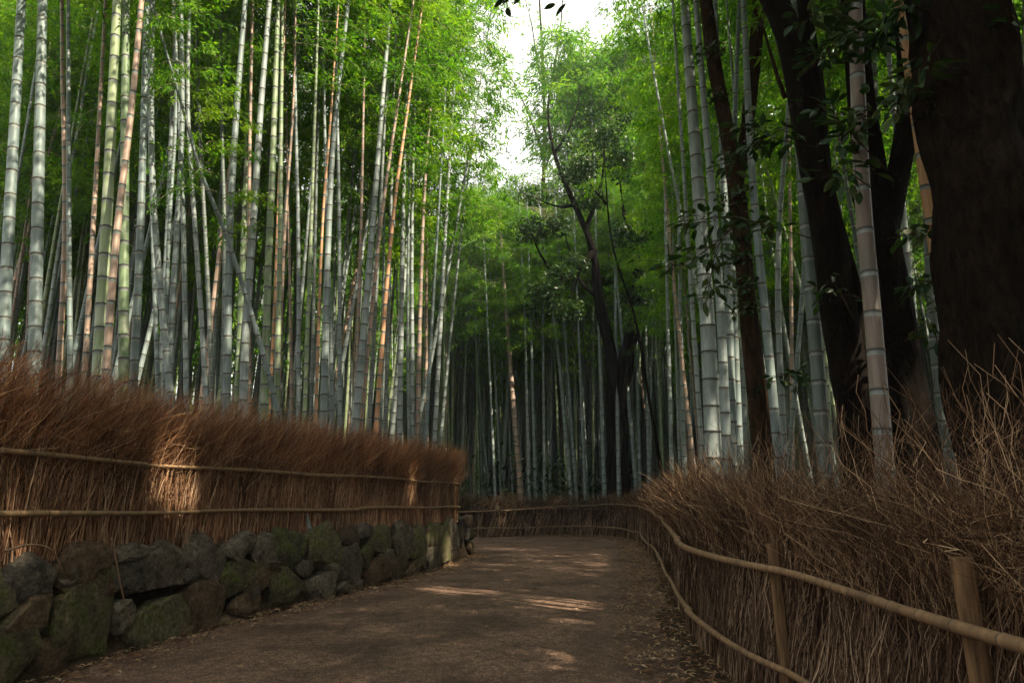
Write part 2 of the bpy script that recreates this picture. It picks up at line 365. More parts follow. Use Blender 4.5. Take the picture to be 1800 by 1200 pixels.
# ------------------------------------------------------------------ bamboo culms
def culm_arrays(line, r0, ns=10, sp0=.20, sp1=.34, seed=0, detail=True):
    """line: (k,3) centre line from base to tip"""
    r = np.random.default_rng(seed); line = np.asarray(line, float)
    s = np.r_[0, np.cumsum(np.linalg.norm(np.diff(line, axis=0), axis=1))]; Lt = s[-1]
    nodes = []; z = r.uniform(.05, .2)
    while z < Lt-.3:
        nodes.append(z); z += (sp0+(sp1-sp0)*min(1, z/4))*r.uniform(.92, 1.08)
    S, Rf, M = [0.], [1.], []
    for z in nodes:
        h = .007+.05*r0
        if detail: S += [z-.045, z-h, z-h*.5, z+h*.5, z+h]; Rf += [1, 1.0, 1.07, 1.05, .985]; M += [0, 2, 1, 1, 1]
        else: S += [z-h, z+h]; Rf += [1, 1]; M += [0, 1]
    S += [Lt]; Rf += [1]; M += [0]
    S = np.clip(np.array(S), 0, Lt); o = np.maximum.accumulate(S+np.arange(len(S))*1e-5)
    rad = r0*(1-.80*(o/Lt)**1.4)*np.array(Rf)
    P = np.stack([np.interp(o, s, line[:, j]) for j in range(3)], 1)
    V, q, caps = curve_tube(P, rad, ns)
    return V, q, np.repeat(M, ns), caps
def culm_mesh(line, r0, mat, **kw):
    V, q, mi, caps = culm_arrays(line, r0, **kw)
    return mesh_np('culm', V, [q, np.array([caps[0]]), np.array([caps[1]])], [mat, NODE, BAND], np.r_[mi, 0, 0], smooth=True)
KM = dict(b=CT_SHADE, g=CG, v=CV, t=CT, o=CO, d=CD)
nbam = 0
def place_crown(parent, A, dirv, scale, ci, rz):
    """crown with its foot at world point A along dirv"""
    q_ = Vector(dirv).to_track_quat('Z', 'X').to_matrix().to_4x4() @ Matrix.Rotation(rz, 4, 'Z') @ Matrix.Scale(scale, 4)
    M = Matrix.Translation(Vector(A)) @ q_
    me = CROWN_ME[ci]
    top = np.array(A)+np.array(dirv)*8*scale
    if beam_near(np.array(A), top, 2.0):
        Cs = CROWNS[ci][0]; m = np.array(M); Wp = Cs@m[:3, :3].T+m[:3, 3]
        k = beam_mask(Wp)
        if not k.all(): me = crown_mesh(CROWNS[ci], k)
    o = bpy.data.objects.new('crown', me); C.objects.link(o); o.parent = parent
    o.matrix_local = Matrix.Translation(-Vector(parent.location)) @ M
    return o
def traced(pts, D, wpx, kind, label, H=15.5, group='bamboo stems of the front rows', crown=8.3, ns=12, D2=None):
    """pts: pixels along the stem from its foot upward"""
    global nbam; nbam += 1
    while True:                       # stand it clear behind its fence
        P = np.array([at(x, y, D if D2 is None else D+(D2-D)*i/(len(pts)-1)) for i, (x, y) in enumerate(pts)]); d0 = P[1]-P[0]; d0 /= np.linalg.norm(d0)
        base = P[0].copy(); gz = ground_z(base[0], base[1])[0]; foot = base - d0*max(0, (base[2]-gz)/d0[2])
        f2 = foot[None, :2]; dl = seg_info(WALLF[::3], f2)[0][0]; dr = seg_info(FEN[::3], f2)[0][0]
        if (pts[0][0] < 830 and dl > .55) or (pts[0][0] >= 830 and dr < -.5) or D > 60 or D2: break
        D *= 1.015
    if base[2] > gz: base = base - d0*((base[2]-gz+.1)/d0[2])
    d1 = P[-1]-P[-2]; d1 /= np.linalg.norm(d1); d1 = d1*.9+np.array([0, 0, .1]); d1 /= np.linalg.norm(d1)
    line = smooth_line(np.vstack([base[None], P]), 30, 2)
    topz = gz+H; last = line[-1]; k = max(1.0, (topz-last[2])/d1[2]); top = last+d1*k
    line = np.vstack([line, last+d1*k*.33, last+d1*k*.66, top])
    e = empty('bamboo', tuple(base), label, 'bamboo', group)
    r0 = wpx*D/F/2*1.08
    me = culm_mesh(line-base, r0, KM[kind], ns=ns, seed=nbam, sp0=.2+r0*.9, sp1=.27+r0*1.1)
    link('culm', me, e)
    # crown foot: point on line at height gz+crown
    zc = max(gz+crown, last[2]+.4) if P[-1][1] < 26 else gz+crown
    zc = min(zc, topz-4)
    A = np.array([np.interp(zc, line[:, 2], line[:, j]) for j in range(3)])
    sc_ = (np.linalg.norm(top-A)+.5)/8
    place_crown(e, A, d1, sc_, nbam % 8, nbam*1.7)
    return e
W1 = 'behind the left brush fence'
TR = [
 ([(4,650),(15,400),(38,0)], 8.5, 20, 'g', 'grey bamboo stem at the very left edge of the grove'),
 ([(60,650),(66,400),(75,0)], 8.5, 21, 'g', 'pale grey stout bamboo, second from the left edge, almost upright'),
 ([(124,700),(121,400),(120,0)], 9.5, 9, 'g', 'slim upright grey bamboo with a sunlit patch near the left edge'),
 ([(103,660),(117,400),(110,130)], 10, 10, 't', 'slim pale tan bamboo touching the slim upright grey one near the left edge'),
 ([(147,680),(164,400),(186,0)], 10, 9, 't', 'slim pinkish tan bamboo leaning right, just left of the two thick green stems'),
 ([(170,690),(187,400),(206,0)], 8.2, 20, 'v', 'left one of the two thick green bamboo stems behind the left fence'),
 ([(217,700),(218,400),(222,0)], 8.4, 17, 'v', 'right one of the two thick green bamboo stems, perfectly upright'),
 ([(181,720),(190,600),(204,410),(231,200),(249,0)], 8.0, 13, 't', 'pinkish tan bamboo leaning right across the two thick green stems'),
 ([(232,730),(248,400),(258,0)], 8.8, 14, 'g', 'blue-grey bamboo just right of the upright thick green stem'),
 ([(304,730),(290,600),(272,400),(265,250),(268,0)], 8.6, 12, 'g', 'bowed blue-grey bamboo whose foot swings to the right behind the left fence'),
 ([(298,650),(304,520),(312,400),(322,200),(318,0)], 9.5, 11, 'g', 'grey bamboo crossing the bowed stem low down and the fallen stem higher up'),
 ([(290,640),(296,400),(312,190),(305,0)], 10.5, 8, 'g', 'thin grey bamboo right beside the bowed blue-grey stem'),
 ([(278,690),(268,400),(262,200)], 11, 8, 'g', 'thin grey bamboo tucked behind the bowed blue-grey stem'),
 ([(328,720),(323,400),(316,200),(304,0)], 9.8, 9, 'g', 'slim straight grey bamboo in the gap before the V of crossing stems'),
 ([(362,700),(355,570),(343,400),(328,190),(334,0)], 10, 9, 'g', 'grey bamboo that bends left at mid height to meet the fallen leaning stem'),
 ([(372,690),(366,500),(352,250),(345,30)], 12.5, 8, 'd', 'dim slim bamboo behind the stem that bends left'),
 ([(398,720),(403,400),(415,200),(431,0)], 9.0, 14, 'g', 'left one of two pale stout bamboos beside the fallen aslant stem'),
 ([(427,720),(433,560),(445,400),(458,190),(474,0)], 9.0, 14, 'g', 'right one of two pale stout bamboos, beside the foot of the fallen stem'),
 ([(438,700),(437,400),(440,200),(444,0)], 11, 8, 't', 'slim sunlit bamboo standing between the pale stout pair'),
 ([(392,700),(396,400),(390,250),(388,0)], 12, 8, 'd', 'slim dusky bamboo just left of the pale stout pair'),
 ([(465,720),(470,500),(479,300),(489,0)], 11, 14, 'v', 'olive green bamboo dimly lit, behind the foot of the fallen stem'),
 ([(486,720),(493,400),(494,200),(497,0)], 11.5, 10, 'v', 'slimmer olive green bamboo beside the olive one behind the fallen stem'),
 ([(472,730),(483,550),(486,450)], 12, 6, 'o', 'thin glowing orange bamboo between the two olive green stems'),
 ([(490,690),(500,400),(517,180),(520,0)], 12, 6, 't', 'thin tan bamboo just right of the olive green pair'),
 ([(525,735),(525,400),(520,230),(517,0)], 11, 8, 'g', 'slim straight grey bamboo one third across the photo'),
 ([(513,740),(510,500),(505,300)], 14, 6, 't', 'thin brownish bamboo set back beside the slim straight grey one'),
 ([(535,735),(547,400),(553,220),(560,0)], 12, 8, 'v', 'slim green bamboo right of the slim straight grey one'),
 ([(568,760),(577,400),(587,220),(613,0)], 9.6, 13, 'g', 'bold pale bamboo leaning right, alone between slimmer stems at the middle of the left fence'),
 ([(555,745),(565,400),(580,230),(590,80)], 11.5, 6, 'o', 'thin orange-brown bamboo hugging the left side of the bold pale one'),
 ([(597,755),(597,400),(592,150),(590,0)], 11.5, 8, 'g', 'slim upright grey bamboo just right of the bold pale one'),
 ([(584,750),(582,600),(576,430)], 12, 8, 'g', 'slim grey bamboo with its foot right of the bold pale one'),
 ([(547,735),(552,520),(556,330)], 14, 7, 'd', 'thin dim bamboo left of the orange-brown one'),
 ([(623,770),(655,400),(672,180),(687,0)], 10.5, 13, 'g', 'strong pale bamboo leaning right in front of the two orange-tan ones'),
 ([(633,770),(667,400),(700,180),(727,0)], 11.5, 7.5, 't', 'left one of two long tan bamboos leaning right toward the fence end'),
 ([(659,780),(687,400),(718,180),(744,0)], 11.5, 8.5, 'o', 'right and more orange one of two long bamboos leaning right toward the fence end'),
 ([(624,760),(635,400),(640,130)], 13, 7, 't', 'thin rosy bamboo behind the strong pale leaning one'),
 ([(648,770),(662,500),(672,300)], 13.5, 8, 'd', 'dim grey bamboo between the two long tan leaning ones'),
 ([(677,775),(684,500),(690,250)], 14, 8, 'd', 'dim grey bamboo just right of the orange leaning one'),
 ([(702,780),(708,400),(713,200),(720,0)], 12.5, 10, 'g', 'pale straight bamboo with a sunlit stretch, left of the pink one near the fence end'),
 ([(719,780),(716,600),(718,400)], 14, 6, 'g', 'thin grey bamboo just behind the pale one with the sunlit stretch'),
 ([(726,785),(723,400),(730,150)], 13, 8, 'g', 'grey bamboo between the sunlit pale one and the pink one'),
 ([(733,785),(742,400),(753,230),(760,160)], 13, 8.5, 't', 'pink-brown bamboo near the end of the left fence'),
 ([(763,790),(783,400),(797,170),(811,0)], 14, 8.5, 'g', 'last pale bamboo at the end of the left fence, leaning right alone against the leaves'),
 ([(748,785),(755,640),(768,420),(778,250)], 16, 6.5, 'g', 'thin grey bamboo between the pink-brown one and the last pale one'),
]
for t_ in TR: traced(*t_)
# fallen bamboo leaning through the others
traced([(500,765),(465,630),(430,510),(390,390),(350,300),(325,200),(300,120),(272,20)], 10.95, 10.5, 'g', 'bamboo stem fallen aslant from upper left to lower right, resting among the upright ones', H=8.5, crown=7.5, D2=8.5)
TRR = [
 ([(1254,800),(1243,540),(1225,300),(1203,0)], 8.9, 29, 'g', 'thickest grey bamboo, leftmost of the stout cluster behind the right fence'),
 ([(1278,800),(1264,480),(1245,270),(1223,0)], 9.0, 17, 'g', 'grey bamboo overlapping the right side of the thickest one'),
 ([(1289,790),(1280,480),(1271,300),(1257,0)], 9.3, 14, 'g', 'grey bamboo, third in the stout cluster counting from the thickest one'),
 ([(1300,790),(1284,400),(1291,220),(1300,0)], 9.6, 13, 'g', 'pale bamboo leaning right at the top of the stout cluster'),
 ([(1368,800),(1343,530),(1328,390),(1317,230),(1307,0)], 8.2, 16, 'g', 'long pale bamboo right of the ivy-clad dark trunk, leaning left as it rises'),
 ([(1310,800),(1304,500),(1298,250),(1277,0)], 11, 8, 'g', 'thin bamboo glimpsed between the stout cluster and the ivy-clad trunk'),
 ([(1234,800),(1218,560),(1205,350),(1190,120)], 10.5, 9, 'g', 'slender bamboo standing just left of the thickest one'),
 ([(1379,800),(1367,560),(1368,400),(1383,230)], 10, 11, 'g', 'greenish grey bamboo right of the long pale leaning one'),
 ([(1388,800),(1400,650),(1412,500),(1418,380)], 10.5, 9, 'g', 'slim sunlit bamboo leaning right, left of the dark forked trunks'),
 ([(1392,760),(1391,500),(1388,300)], 13, 7, 't', 'thin tan bamboo behind the slim sunlit one'),
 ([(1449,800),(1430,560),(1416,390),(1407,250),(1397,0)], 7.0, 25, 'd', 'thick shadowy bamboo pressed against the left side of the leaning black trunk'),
 ([(1556,830),(1535,560),(1518,380),(1511,250),(1503,0)], 5.1, 30, 'b', 'stout brownish bamboo in front of the black forked tree'),
 ([(1545,720),(1541,500),(1540,300),(1538,140)], 9.5, 14, 'g', 'pale bamboo seen through the fork of the black tree'),
 ([(1590,760),(1578,500),(1577,300),(1580,80)], 9.0, 14, 'g', 'pale bamboo between the forked tree and the orange one'),
 ([(1706,860),(1677,680),(1655,520),(1628,340),(1608,190),(1588,60)], 6.0, 21, 'o', 'sunlit orange bamboo beside the huge trunk at right'),  # orange culm stands for a tan stem in sun, light in its colour
 ([(1672,830),(1645,640),(1632,460),(1627,240)], 7.5, 17, 'd', 'dark green bamboo just left of the sunlit orange one'),
 ([(1790,420),(1793,240),(1800,60)], 8.0, 10, 'v', 'green bamboo at the right edge beyond the huge trunk'),
 ([(1460,800),(1452,650),(1440,500)], 11, 9, 'v', 'slim green bamboo glimpsed behind the thick shadowy one'),
]
for t_ in TRR: traced(*t_)
FARG = 'bamboo stems beyond the bend of the path'
for pts, wpx, k, lab in [
 ([(870,860),(857,560),(850,420)],5,'g','slender grey bamboo, first left of the broad pinkish one beyond the bend'),
 ([(915,860),(900,680),(888,520)],10,'t','broad pinkish bamboo at the middle of the grove beyond the bend'),
 ([(930,860),(924,600),(915,400)],6,'g','straight grey bamboo first right of the broad pinkish one beyond the bend'),
 ([(941,855),(934,600),(928,400)],7,'g','blue-grey bamboo second right of the broad pinkish one beyond the bend'),
 ([(957,855),(955,600),(950,350)],6,'g','upright grey bamboo third right of the broad pinkish one beyond the bend'),
 ([(1002,855),(985,650),(973,560),(955,420)],8,'g','pale bamboo leaning left at the middle of the far fence'),
 ([(1012,855),(998,650),(985,480)],7,'g','grey bamboo beside the pale left-leaning one over the far fence'),
 ([(1028,850),(1018,600),(1010,400)],6,'g','upright grey bamboo between the left-leaning pair and the dark forked tree'),
 ([(1062,850),(1054,600),(1048,430),(1045,300)],8,'g','pale bamboo at the left side of the dark forked tree with a sunlit foot'),
 ([(1088,850),(1083,600),(1080,430)],8,'g','straight grey bamboo in front of the dark forked tree'),
 ([(1118,850),(1103,680),(1090,560),(1078,430)],8,'g','bamboo slanting across the right limb of the dark forked tree'),
 ([(1125,850),(1119,600),(1113,400)],7,'g','grey bamboo first right of the dark forked tree'),
 ([(1141,850),(1136,600),(1131,420)],7,'g','grey bamboo second right of the dark forked tree'),
 ([(1163,845),(1160,600),(1156,400)],9,'v','green bamboo standing above the corner where the far fence turns')]:
    traced(pts, 32.2 if 'dark forked' in lab else 33.5, wpx, k, lab, H=17, group=FARG, crown=12.5 if 'dark forked' in lab or pts[0][0] > 1000 else 8.5, ns=8)
for pts, wpx, k, lab in [
 ([(1181,830),(1174,560),(1168,300)],7,'g','slender grey bamboo left of the stout cluster, above the bend of the right fence'),
 ([(1204,830),(1196,560),(1192,300)],8,'g','slender grey bamboo between the bend of the right fence and the stout cluster')]:
    traced(pts, 20, wpx*1.1, k, lab, H=17, crown=11.5, ns=8)

# random bamboo, copies of prototypes
PRO = []
def proto_line(r, H, bow): 
    t = np.linspace(0, 1, 16); a = r.uniform(0, 6.28)
    return np.stack([bow*math.cos(a)*t*(1-t)*2.2, bow*math.sin(a)*t*(1-t)*2.2, t*H], 1)
prng = np.random.default_rng(5)
for i, k in enumerate('gggdvgtdvggd'):
    PRO.append((culm_mesh(proto_line(prng, 15.5, prng.uniform(-.5, .5)), .055*prng.uniform(.8, 1.2), KM[k], ns=8, seed=500+i), k))
OCC = [tuple(o.location)[:2] for o in C.objects if o.name.startswith('bamboo')]
def ok_spot(x, y, mind):
    p = np.array([[x, y]]); dl = seg_info(WALLF[::3], p)[0][0]; dr = seg_info(FEN[::3], p)[0][0]
    if not (dl > .9 or dr < -.8): return None
    for a, b in OCC:
        if (a-x)**2+(b-y)**2 < mind*mind: return None
    return 'left' if dl > .9 else 'right'
def slit(x, y, z):
    """open strip of sky above the path, seen from it"""
    return False
MARKS = [(130, 'near the left edge'), (260, 'behind the two thick green stems'), (350, 'behind the bowed stem'), (480, 'behind the two pale stout stems'), (600, 'behind the bold pale stem'),
 (700, 'behind the long tan leaning pair'), (800, 'behind the end of the left fence'), (895, 'left of the broad pinkish stem'), (1000, 'right of the broad pinkish stem'), (1060, 'left of the dark forked tree'),
 (1140, 'behind the dark forked tree'), (1200, 'right of the dark forked tree'), (1320, 'behind the stout right cluster'), (1450, 'left of the black leaning trunk'), (1600, 'behind the black trees'), (1e9, 'beside the huge trunk')]
def add_random(n, xr, yr, label, group, mind=.45, hr=(.88, 1.12), kinds=None, crown0=8.0, accept=None, lean=0.0):
    made = 0; tries = 0
    while made < n and tries < n*60:
        tries += 1
        x = prng.uniform(*xr); y = prng.uniform(*yr)
        if accept and not accept(x, y): continue
        if ok_spot(x, y, mind) is None: continue
        OCC.append((x, y)); s = prng.uniform(*hr)
        me, k = PRO[prng.integers(len(PRO)) if kinds is None else kinds[prng.integers(len(kinds))]]
        z = ground_z(x, y)[0]-.05; cr = crown0*prng.uniform(.70, 1.15)
        ty_ = prng.normal(0, .045)+lean; tilt = Matrix.Rotation(prng.normal(0, .04), 4, 'X') @ Matrix.Rotation(ty_, 4, 'Y')
        px_ = 900+(x+ty_*4)*F/(y*1.03); rel = next(w_ for lim, w_ in MARKS if px_ < lim)
        look = dict(g='grey', v='green', t='tan', o='orange', d='dusky grey')[k]; le = 'leaning right' if ty_ > .035 else 'leaning left' if ty_ < -.035 else 'upright'
        deep = 'far back' if y > (37 if y > 33 else 17) else 'set back'
        e = empty('bamboo', (x, y, z), f'{label} {look} bamboo, {le}, {deep} {rel}', 'bamboo', group)
        m = tilt @ Matrix.Rotation(prng.uniform(0, 6.28), 4, 'Z')
        c = bpy.data.objects.new('culm', me); C.objects.link(c); c.parent = e
        c.matrix_local = m @ Matrix.Diagonal((s*prng.uniform(.8, 1.15),)*2+(s, 1))
        d = np.array(tilt)[:3, 2]; A = np.array((x, y, z))+d*(cr*s)
        place_crown(e, A, d, s*(15.8-cr)/8, int(prng.integers(8)), prng.uniform(0, 6.28))
        made += 1
    print('random', label[:30], made)
inview = lambda x, y: abs(x) < .80*y+1
add_random(68, (-15, 0), (12.2, 24), 'slim', 'bamboo in the shade of the left grove', accept=inview, mind=.55, crown0=9.2)
add_random(34, (3, 14), (8, 26), 'slim', 'bamboo in the shade of the right grove', accept=inview, mind=.6)
add_random(30, (-9, 8), (34.5, 40), 'slender', 'bamboo in the far grove', mind=.4, hr=(1.0, 1.3))
add_random(12, (5, 8.5), (15, 30), 'tall slender', 'bamboo arching over the path', mind=.5, hr=(1.05, 1.3), lean=-.09, crown0=9, accept=lambda x, y: (x-1.2)/y*1200 > 330)
add_random(6, (.2, 2.6), (35, 38), 'tall', 'tall bamboo below the strip of sky', mind=.5, hr=(1.0, 1.12), crown0=8)
add_random(19, (3.6, 8.5), (34.5, 37.5), 'very tall', 'tallest bamboo of the far grove', mind=.5, hr=(1.55, 1.85), crown0=7.0)
add_random(9, (-6, -2.6), (15, 21), 'tall slim', 'bamboo arching over the path from the left', mind=.5, hr=(1.0, 1.2), lean=.08, crown0=8)
add_random(16, (-22, -4), (18, 32.8), 'thin', 'bamboo deep in the left grove', mind=.7)
add_random(12, (5, 20), (16, 32.8), 'thin', 'bamboo deep in the right grove', mind=.7)
# the rest of the grove: past counting, one object
def deep_grove():
    VV, QQ, MM = [], [], []; off = 0; r = np.random.default_rng(77)
    def put(V, q, m):
        nonlocal off
        VV.append(V); QQ.append(q+off); MM.append(np.full(len(q), m) if np.isscalar(m) else m); off += len(V)
    arr = [crown_arrays(300+i, H=8.5, nb=30, spread=2.2, leaf=.30, width=.085, per=6, ntw=5) for i in range(5)]
    cnt = 0
    for i in range(14000):
        x, y = ((r.uniform(-13, 15), r.uniform(35, 54)), (r.uniform(-26, -7), r.uniform(19, 37)), (r.uniform(-62, 62), r.uniform(14, 72)), (r.uniform(9, 26), r.uniform(18, 36)), (r.uniform(-13, 15), r.uniform(35, 54)))[i % 5]
        if abs(x) > .82*y+3: continue
        a = (abs(x-1) < 14 and y > 35) or (x < -7 and y > 19) or (x > 9 and y > 18) or y > 36
        if not a or ok_spot(x, y, .3) is None: continue
        if cnt >= 2500: break
        cnt += 1; z = ground_z(x, y)[0]; H = r.uniform(15, 21); s = H/16.5
        t = np.linspace(0, 1, 7)[:, None]; l = np.array([x, y, z-.1])+np.array([r.normal(0, .6), r.normal(0, .6), H])*t
        rad = np.linspace(1, .2, 7)*r.uniform(.055, .09); km = int(r.choice([1, 1, 1, 2, 3]))
        if y < 44: V, q, mi, _ = culm_arrays(l, rad[0], ns=6, sp0=.3, sp1=.42, detail=False, seed=i); put(V, q, np.where(mi == 1, 4, km))
        else: V, q = tubes(l[None], rad[None], 5); put(V, q, km)
        if y < 52 and abs(x-1) < 15 and cnt % 6: continue
        Cs, Ds, Nn, L, W, BV, BR = arr[cnt % 5]; a_ = r.uniform(0, 6.28); rot = np.array([[math.cos(a_), -math.sin(a_), 0], [math.sin(a_), math.cos(a_), 0], [0, 0, 1]])
        Vl, ql = leaves(Cs@rot.T*s+np.array([x, y, z+H*(.45 if y < 42 else r.uniform(.12, .42))]), Ds@rot.T, Nn@rot.T, L, W); put(Vl, ql, 0)
    print('deep grove', cnt, off)
    o = link('distant_bamboo_grove', mesh_np('distant_bamboo_grove', np.concatenate(VV), np.concatenate(QQ), [LEAF, CG, CD, CV, NODE], np.concatenate(MM)))
    tag(o, 'dense bamboo deep in the forest behind all the stems one can count', 'bamboo grove', kind='stuff')
deep_grove()
def side_grove():
    VV, QQ, MM = [], [], []; off = 0; r = np.random.default_rng(78); spots = []
    arr = [crown_arrays(400+i, H=8, nb=40, spread=2.1, leaf=.22, width=.06, per=9, ntw=8) for i in range(4)]
    for x0, x1, y0, y1, n in ((2.6, 24, -16, 10, 135), (-16, -6.5, -8, 8, 24)):
        c = t_ = 0
        while c < n and t_ < 6000:
            t_ += 1; x = r.uniform(x0, x1); y = r.uniform(y0, y1)
            if abs(x) < .8*max(y, 0)+1.3 or ok_spot(x, y, .8) is None or any((a-x)**2+(b-y)**2 < .7 for a, b in spots): continue
            spots.append((x, y)); c += 1
    for i, (x, y) in enumerate(spots):
        z = ground_z(x, y)[0]-.05; H = r.uniform(14, 17.5); tx, ty = r.normal(0, .5, 2); top = np.array([x+tx, y+ty, z+H]); ft = np.array([x, y, z])
        V, q, mi, caps = culm_arrays(np.array([ft, (ft+top)/2, top]), r.uniform(.045, .07), ns=7, detail=False, seed=i)
        VV.append(V); QQ.append(q+off); MM.append(np.where(mi == 1, 4, int(r.choice([1, 1, 2, 3])))); off += len(V)
        Cs, Ds, Nn, L, W, BV, BR = arr[i % 4]; a_ = r.uniform(0, 6.28); rot = np.array([[math.cos(a_), -math.sin(a_), 0], [math.sin(a_), math.cos(a_), 0], [0, 0, 1]])
        Cw = Cs@rot.T+ft+(top-ft)*(1-8/H); k = beam_mask(Cw)
        V, q = leaves(Cw[k], (Ds@rot.T)[k], (Nn@rot.T)[k], L[k], W[k]); VV.append(V); QQ.append(q+off); MM.append(np.zeros(len(q))); off += len(V)
    print('side grove', len(spots))
    tag(link('surrounding_bamboo_grove', mesh_np('surrounding_bamboo_grove', np.concatenate(VV), np.concatenate(QQ), [LEAF, CG, CD, CV, NODE], np.concatenate(MM))),
        'bamboo grove continuing on both sides beyond the edges of the photo, shading the path', 'bamboo grove', kind='stuff')
side_grove()
def undergrowth():
    r = np.random.default_rng(9); P = []
    for _ in range(420):
        a = r.uniform(-.95, .95); d = r.uniform(34, 78); x = math.sin(a)*d; y = math.cos(a)*d
        if ok_spot(x, y, 0) is None: continue
        z = ground_z(x, y)[0]; s = r.uniform(1.2, 2.6); n = 260
        P.append(np.array([x, y, z+s*.7])+r.normal(0, .42, (n, 3))*np.array([s, s, s*1.1]))
    P = np.concatenate(P); n = len(P); Dv = r.normal(0, 1, (n, 3)); Dv[:, 2] -= .3
    V, q = leaves(P, Dv, np.tile([0, 0, 1.], (n, 1))+r.normal(0, .7, (n, 3)), r.uniform(.25, .5, n), r.uniform(.1, .2, n))
    tag(link('undergrowth', mesh_np('undergrowth', V, q, [LEAFD])), 'dark leafy undergrowth on the rising ground deep in the forest', 'undergrowth', kind='stuff')
undergrowth()

# ------------------------------------------------------------------ stone wall
wall = empty('stone_wall', (float(tip[0]), float(tip[1]), 0), 'dry stone retaining wall of mossy boulders under the left brush fence', 'stone wall')
wl = np.array(wall.location)
def wall_hit(px, py):
    """point of the battered wall face behind this pixel"""
    r_ = ray(px, py); o = np.array((0, 0, EYE)); best = None
    for a, b in zip(WALLF[:-1], WALLF[1:]):
        d = b-a; n = np.array((-d[1], d[0])); den = r_[:2]@n
        if abs(den) < 1e-9: continue
        t = ((a-o[:2])@n)/den
        if t <= 0: continue
        p = o+r_*t; s = (p[:2]-a)@d/(d@d)
        if -.02 <= s <= 1.02 and (best is None or t < best[0]): best = (t, p, d/np.linalg.norm(d))
    return best
ico_cache = {}
def ico(sub):
    if sub not in ico_cache:
        import bmesh
        bm = bmesh.new(); bmesh.ops.create_icosphere(bm, subdivisions=sub, radius=1)
        ico_cache[sub] = (np.array([v.co[:] for v in bm.verts]), np.array([[v.index for v in f.verts] for f in bm.faces])); bm.free()
    return ico_cache[sub]
def stone(c, t, hw, hh, hd, mat, seed, rot=0):
    """boulder: centre c, tangent t (2D), half width / height / depth, cut by random planes"""
    r = np.random.default_rng(seed); V, f = ico(5); V = V.copy(); V = np.sign(V)*np.abs(V)**.8
    for _ in range(16):
        n = r.normal(0, 1, 3)*np.array([1, .6, 1]); n /= np.linalg.norm(n); d = V@n; cut = r.uniform(.52, .9); m = d > cut; V[m] -= n*((d[m]-cut)*.985)[:, None]
    V *= (1.14+.06*vnoise(V, 2.2, seed)+.035*vnoise(V, 5, seed+1)+.02*vnoise(V, 12, seed+2)+.010*vnoise(V, 30, seed+3))[:, None]
    fr = -.50+.07*vnoise(V, 2.0, seed+7)+.03*vnoise(V, 7, seed+8); V[:, 1] = np.where(V[:, 1] < fr, fr+(V[:, 1]-fr)*.15, V[:, 1])
    c2, s2 = math.cos(rot), math.sin(rot); L = np.stack([(V[:, 0]*c2-V[:, 2]*s2)*hw, V[:, 1]*hd, (V[:, 0]*s2+V[:, 2]*c2)*hh], 1)
    n2 = np.array((-t[1], t[0])); Wd = np.stack([L[:, 0]*t[0]+L[:, 1]*n2[0], L[:, 0]*t[1]+L[:, 1]*n2[1], L[:, 2]], 1)
    me = mesh_np('stone', Wd, f, [mat], smooth=True); return link('stone', me, wall, tuple(np.array(c)-wl))
SM = dict(g=S_GREY, b=S_BROWN, m=S_MOSS)
ST = [(60,1007,84,100,'g'),(160,990,90,64,'b'),(235,968,48,40,'g'),(298,980,72,78,'g'),(363,980,60,80,'g'),(425,962,46,50,'g'),(237,1020,72,64,'g'),(417,1020,66,62,'m'),
 (155,1090,140,140,'m'),(60,1088,66,64,'b'),(8,1045,56,78,'m'),(22,1145,94,116,'m'),(95,1152,64,70,'b'),(290,1093,100,84,'m'),(365,1060,82,94,'b'),(432,1068,46,40,'b'),(225,1082,36,42,'g'),
 (268,1137,38,24,'b'),(470,960,42,52,'g'),(515,970,54,76,'m'),(573,962,50,74,'m'),(622,943,38,44,'b'),(646,934,30,26,'g'),(675,948,40,54,'m'),(708,949,40,56,'g'),(741,950,42,62,'m'),
 (767,945,32,58,'m'),(466,1013,46,66,'b'),(488,996,22,30,'b'),(512,1030,60,54,'m'),(573,1030,66,58,'g'),(590,998,28,24,'g'),(620,985,46,72,'g'),(618,1026,32,28,'g'),(665,1005,40,44,'b'),
 (700,998,48,54,'b'),(650,972,30,42,'m'),(743,982,24,26,'g'),(765,988,30,42,'g'),(786,958,34,76,'m'),(728,1002,28,32,'b'),(405,1098,40,30,'b'),(335,1010,30,40,'g'),(195,1030,26,36,'b'),(120,1010,30,40,'g'),
 (540,1000,24,40,'g'),(445,1040,26,34,'g'),(115,1075,22,36,'g'),(800,945,26,60,'g'),(803,975,26,32,'b'),(683,975,22,26,'g'),(330,1110,26,22,'b')]
for i, (px, py, w_, h_, k) in enumerate(ST):
    h = wall_hit(px, py)
    if h is None: continue
    t, p, d = h; n2 = np.array((-d[1], d[0])); D = p[1]
    fac = max(.45, abs(d@np.array((1, -px/F+900/F)))/np.linalg.norm((1, -px/F+900/F)))
    view = np.array((ray(px, py)[0], ray(px, py)[1])); view /= np.linalg.norm(view); sinv = abs(view[0]*d[1]-view[1]*d[0])
    hw = w_*D/F/2/max(.35, sinv)*1.22; hh = h_*D/F/2*1.20; hd = .27
    c = np.array((p[0]+n2[0]*.14, p[1]+n2[1]*.14, p[2]))
    c[2] = min(c[2], 1.12-hh*.7)
    stone(c, d, min(hw, .62), hh, hd, SM[k], 900+i, random.uniform(-.25, .25))
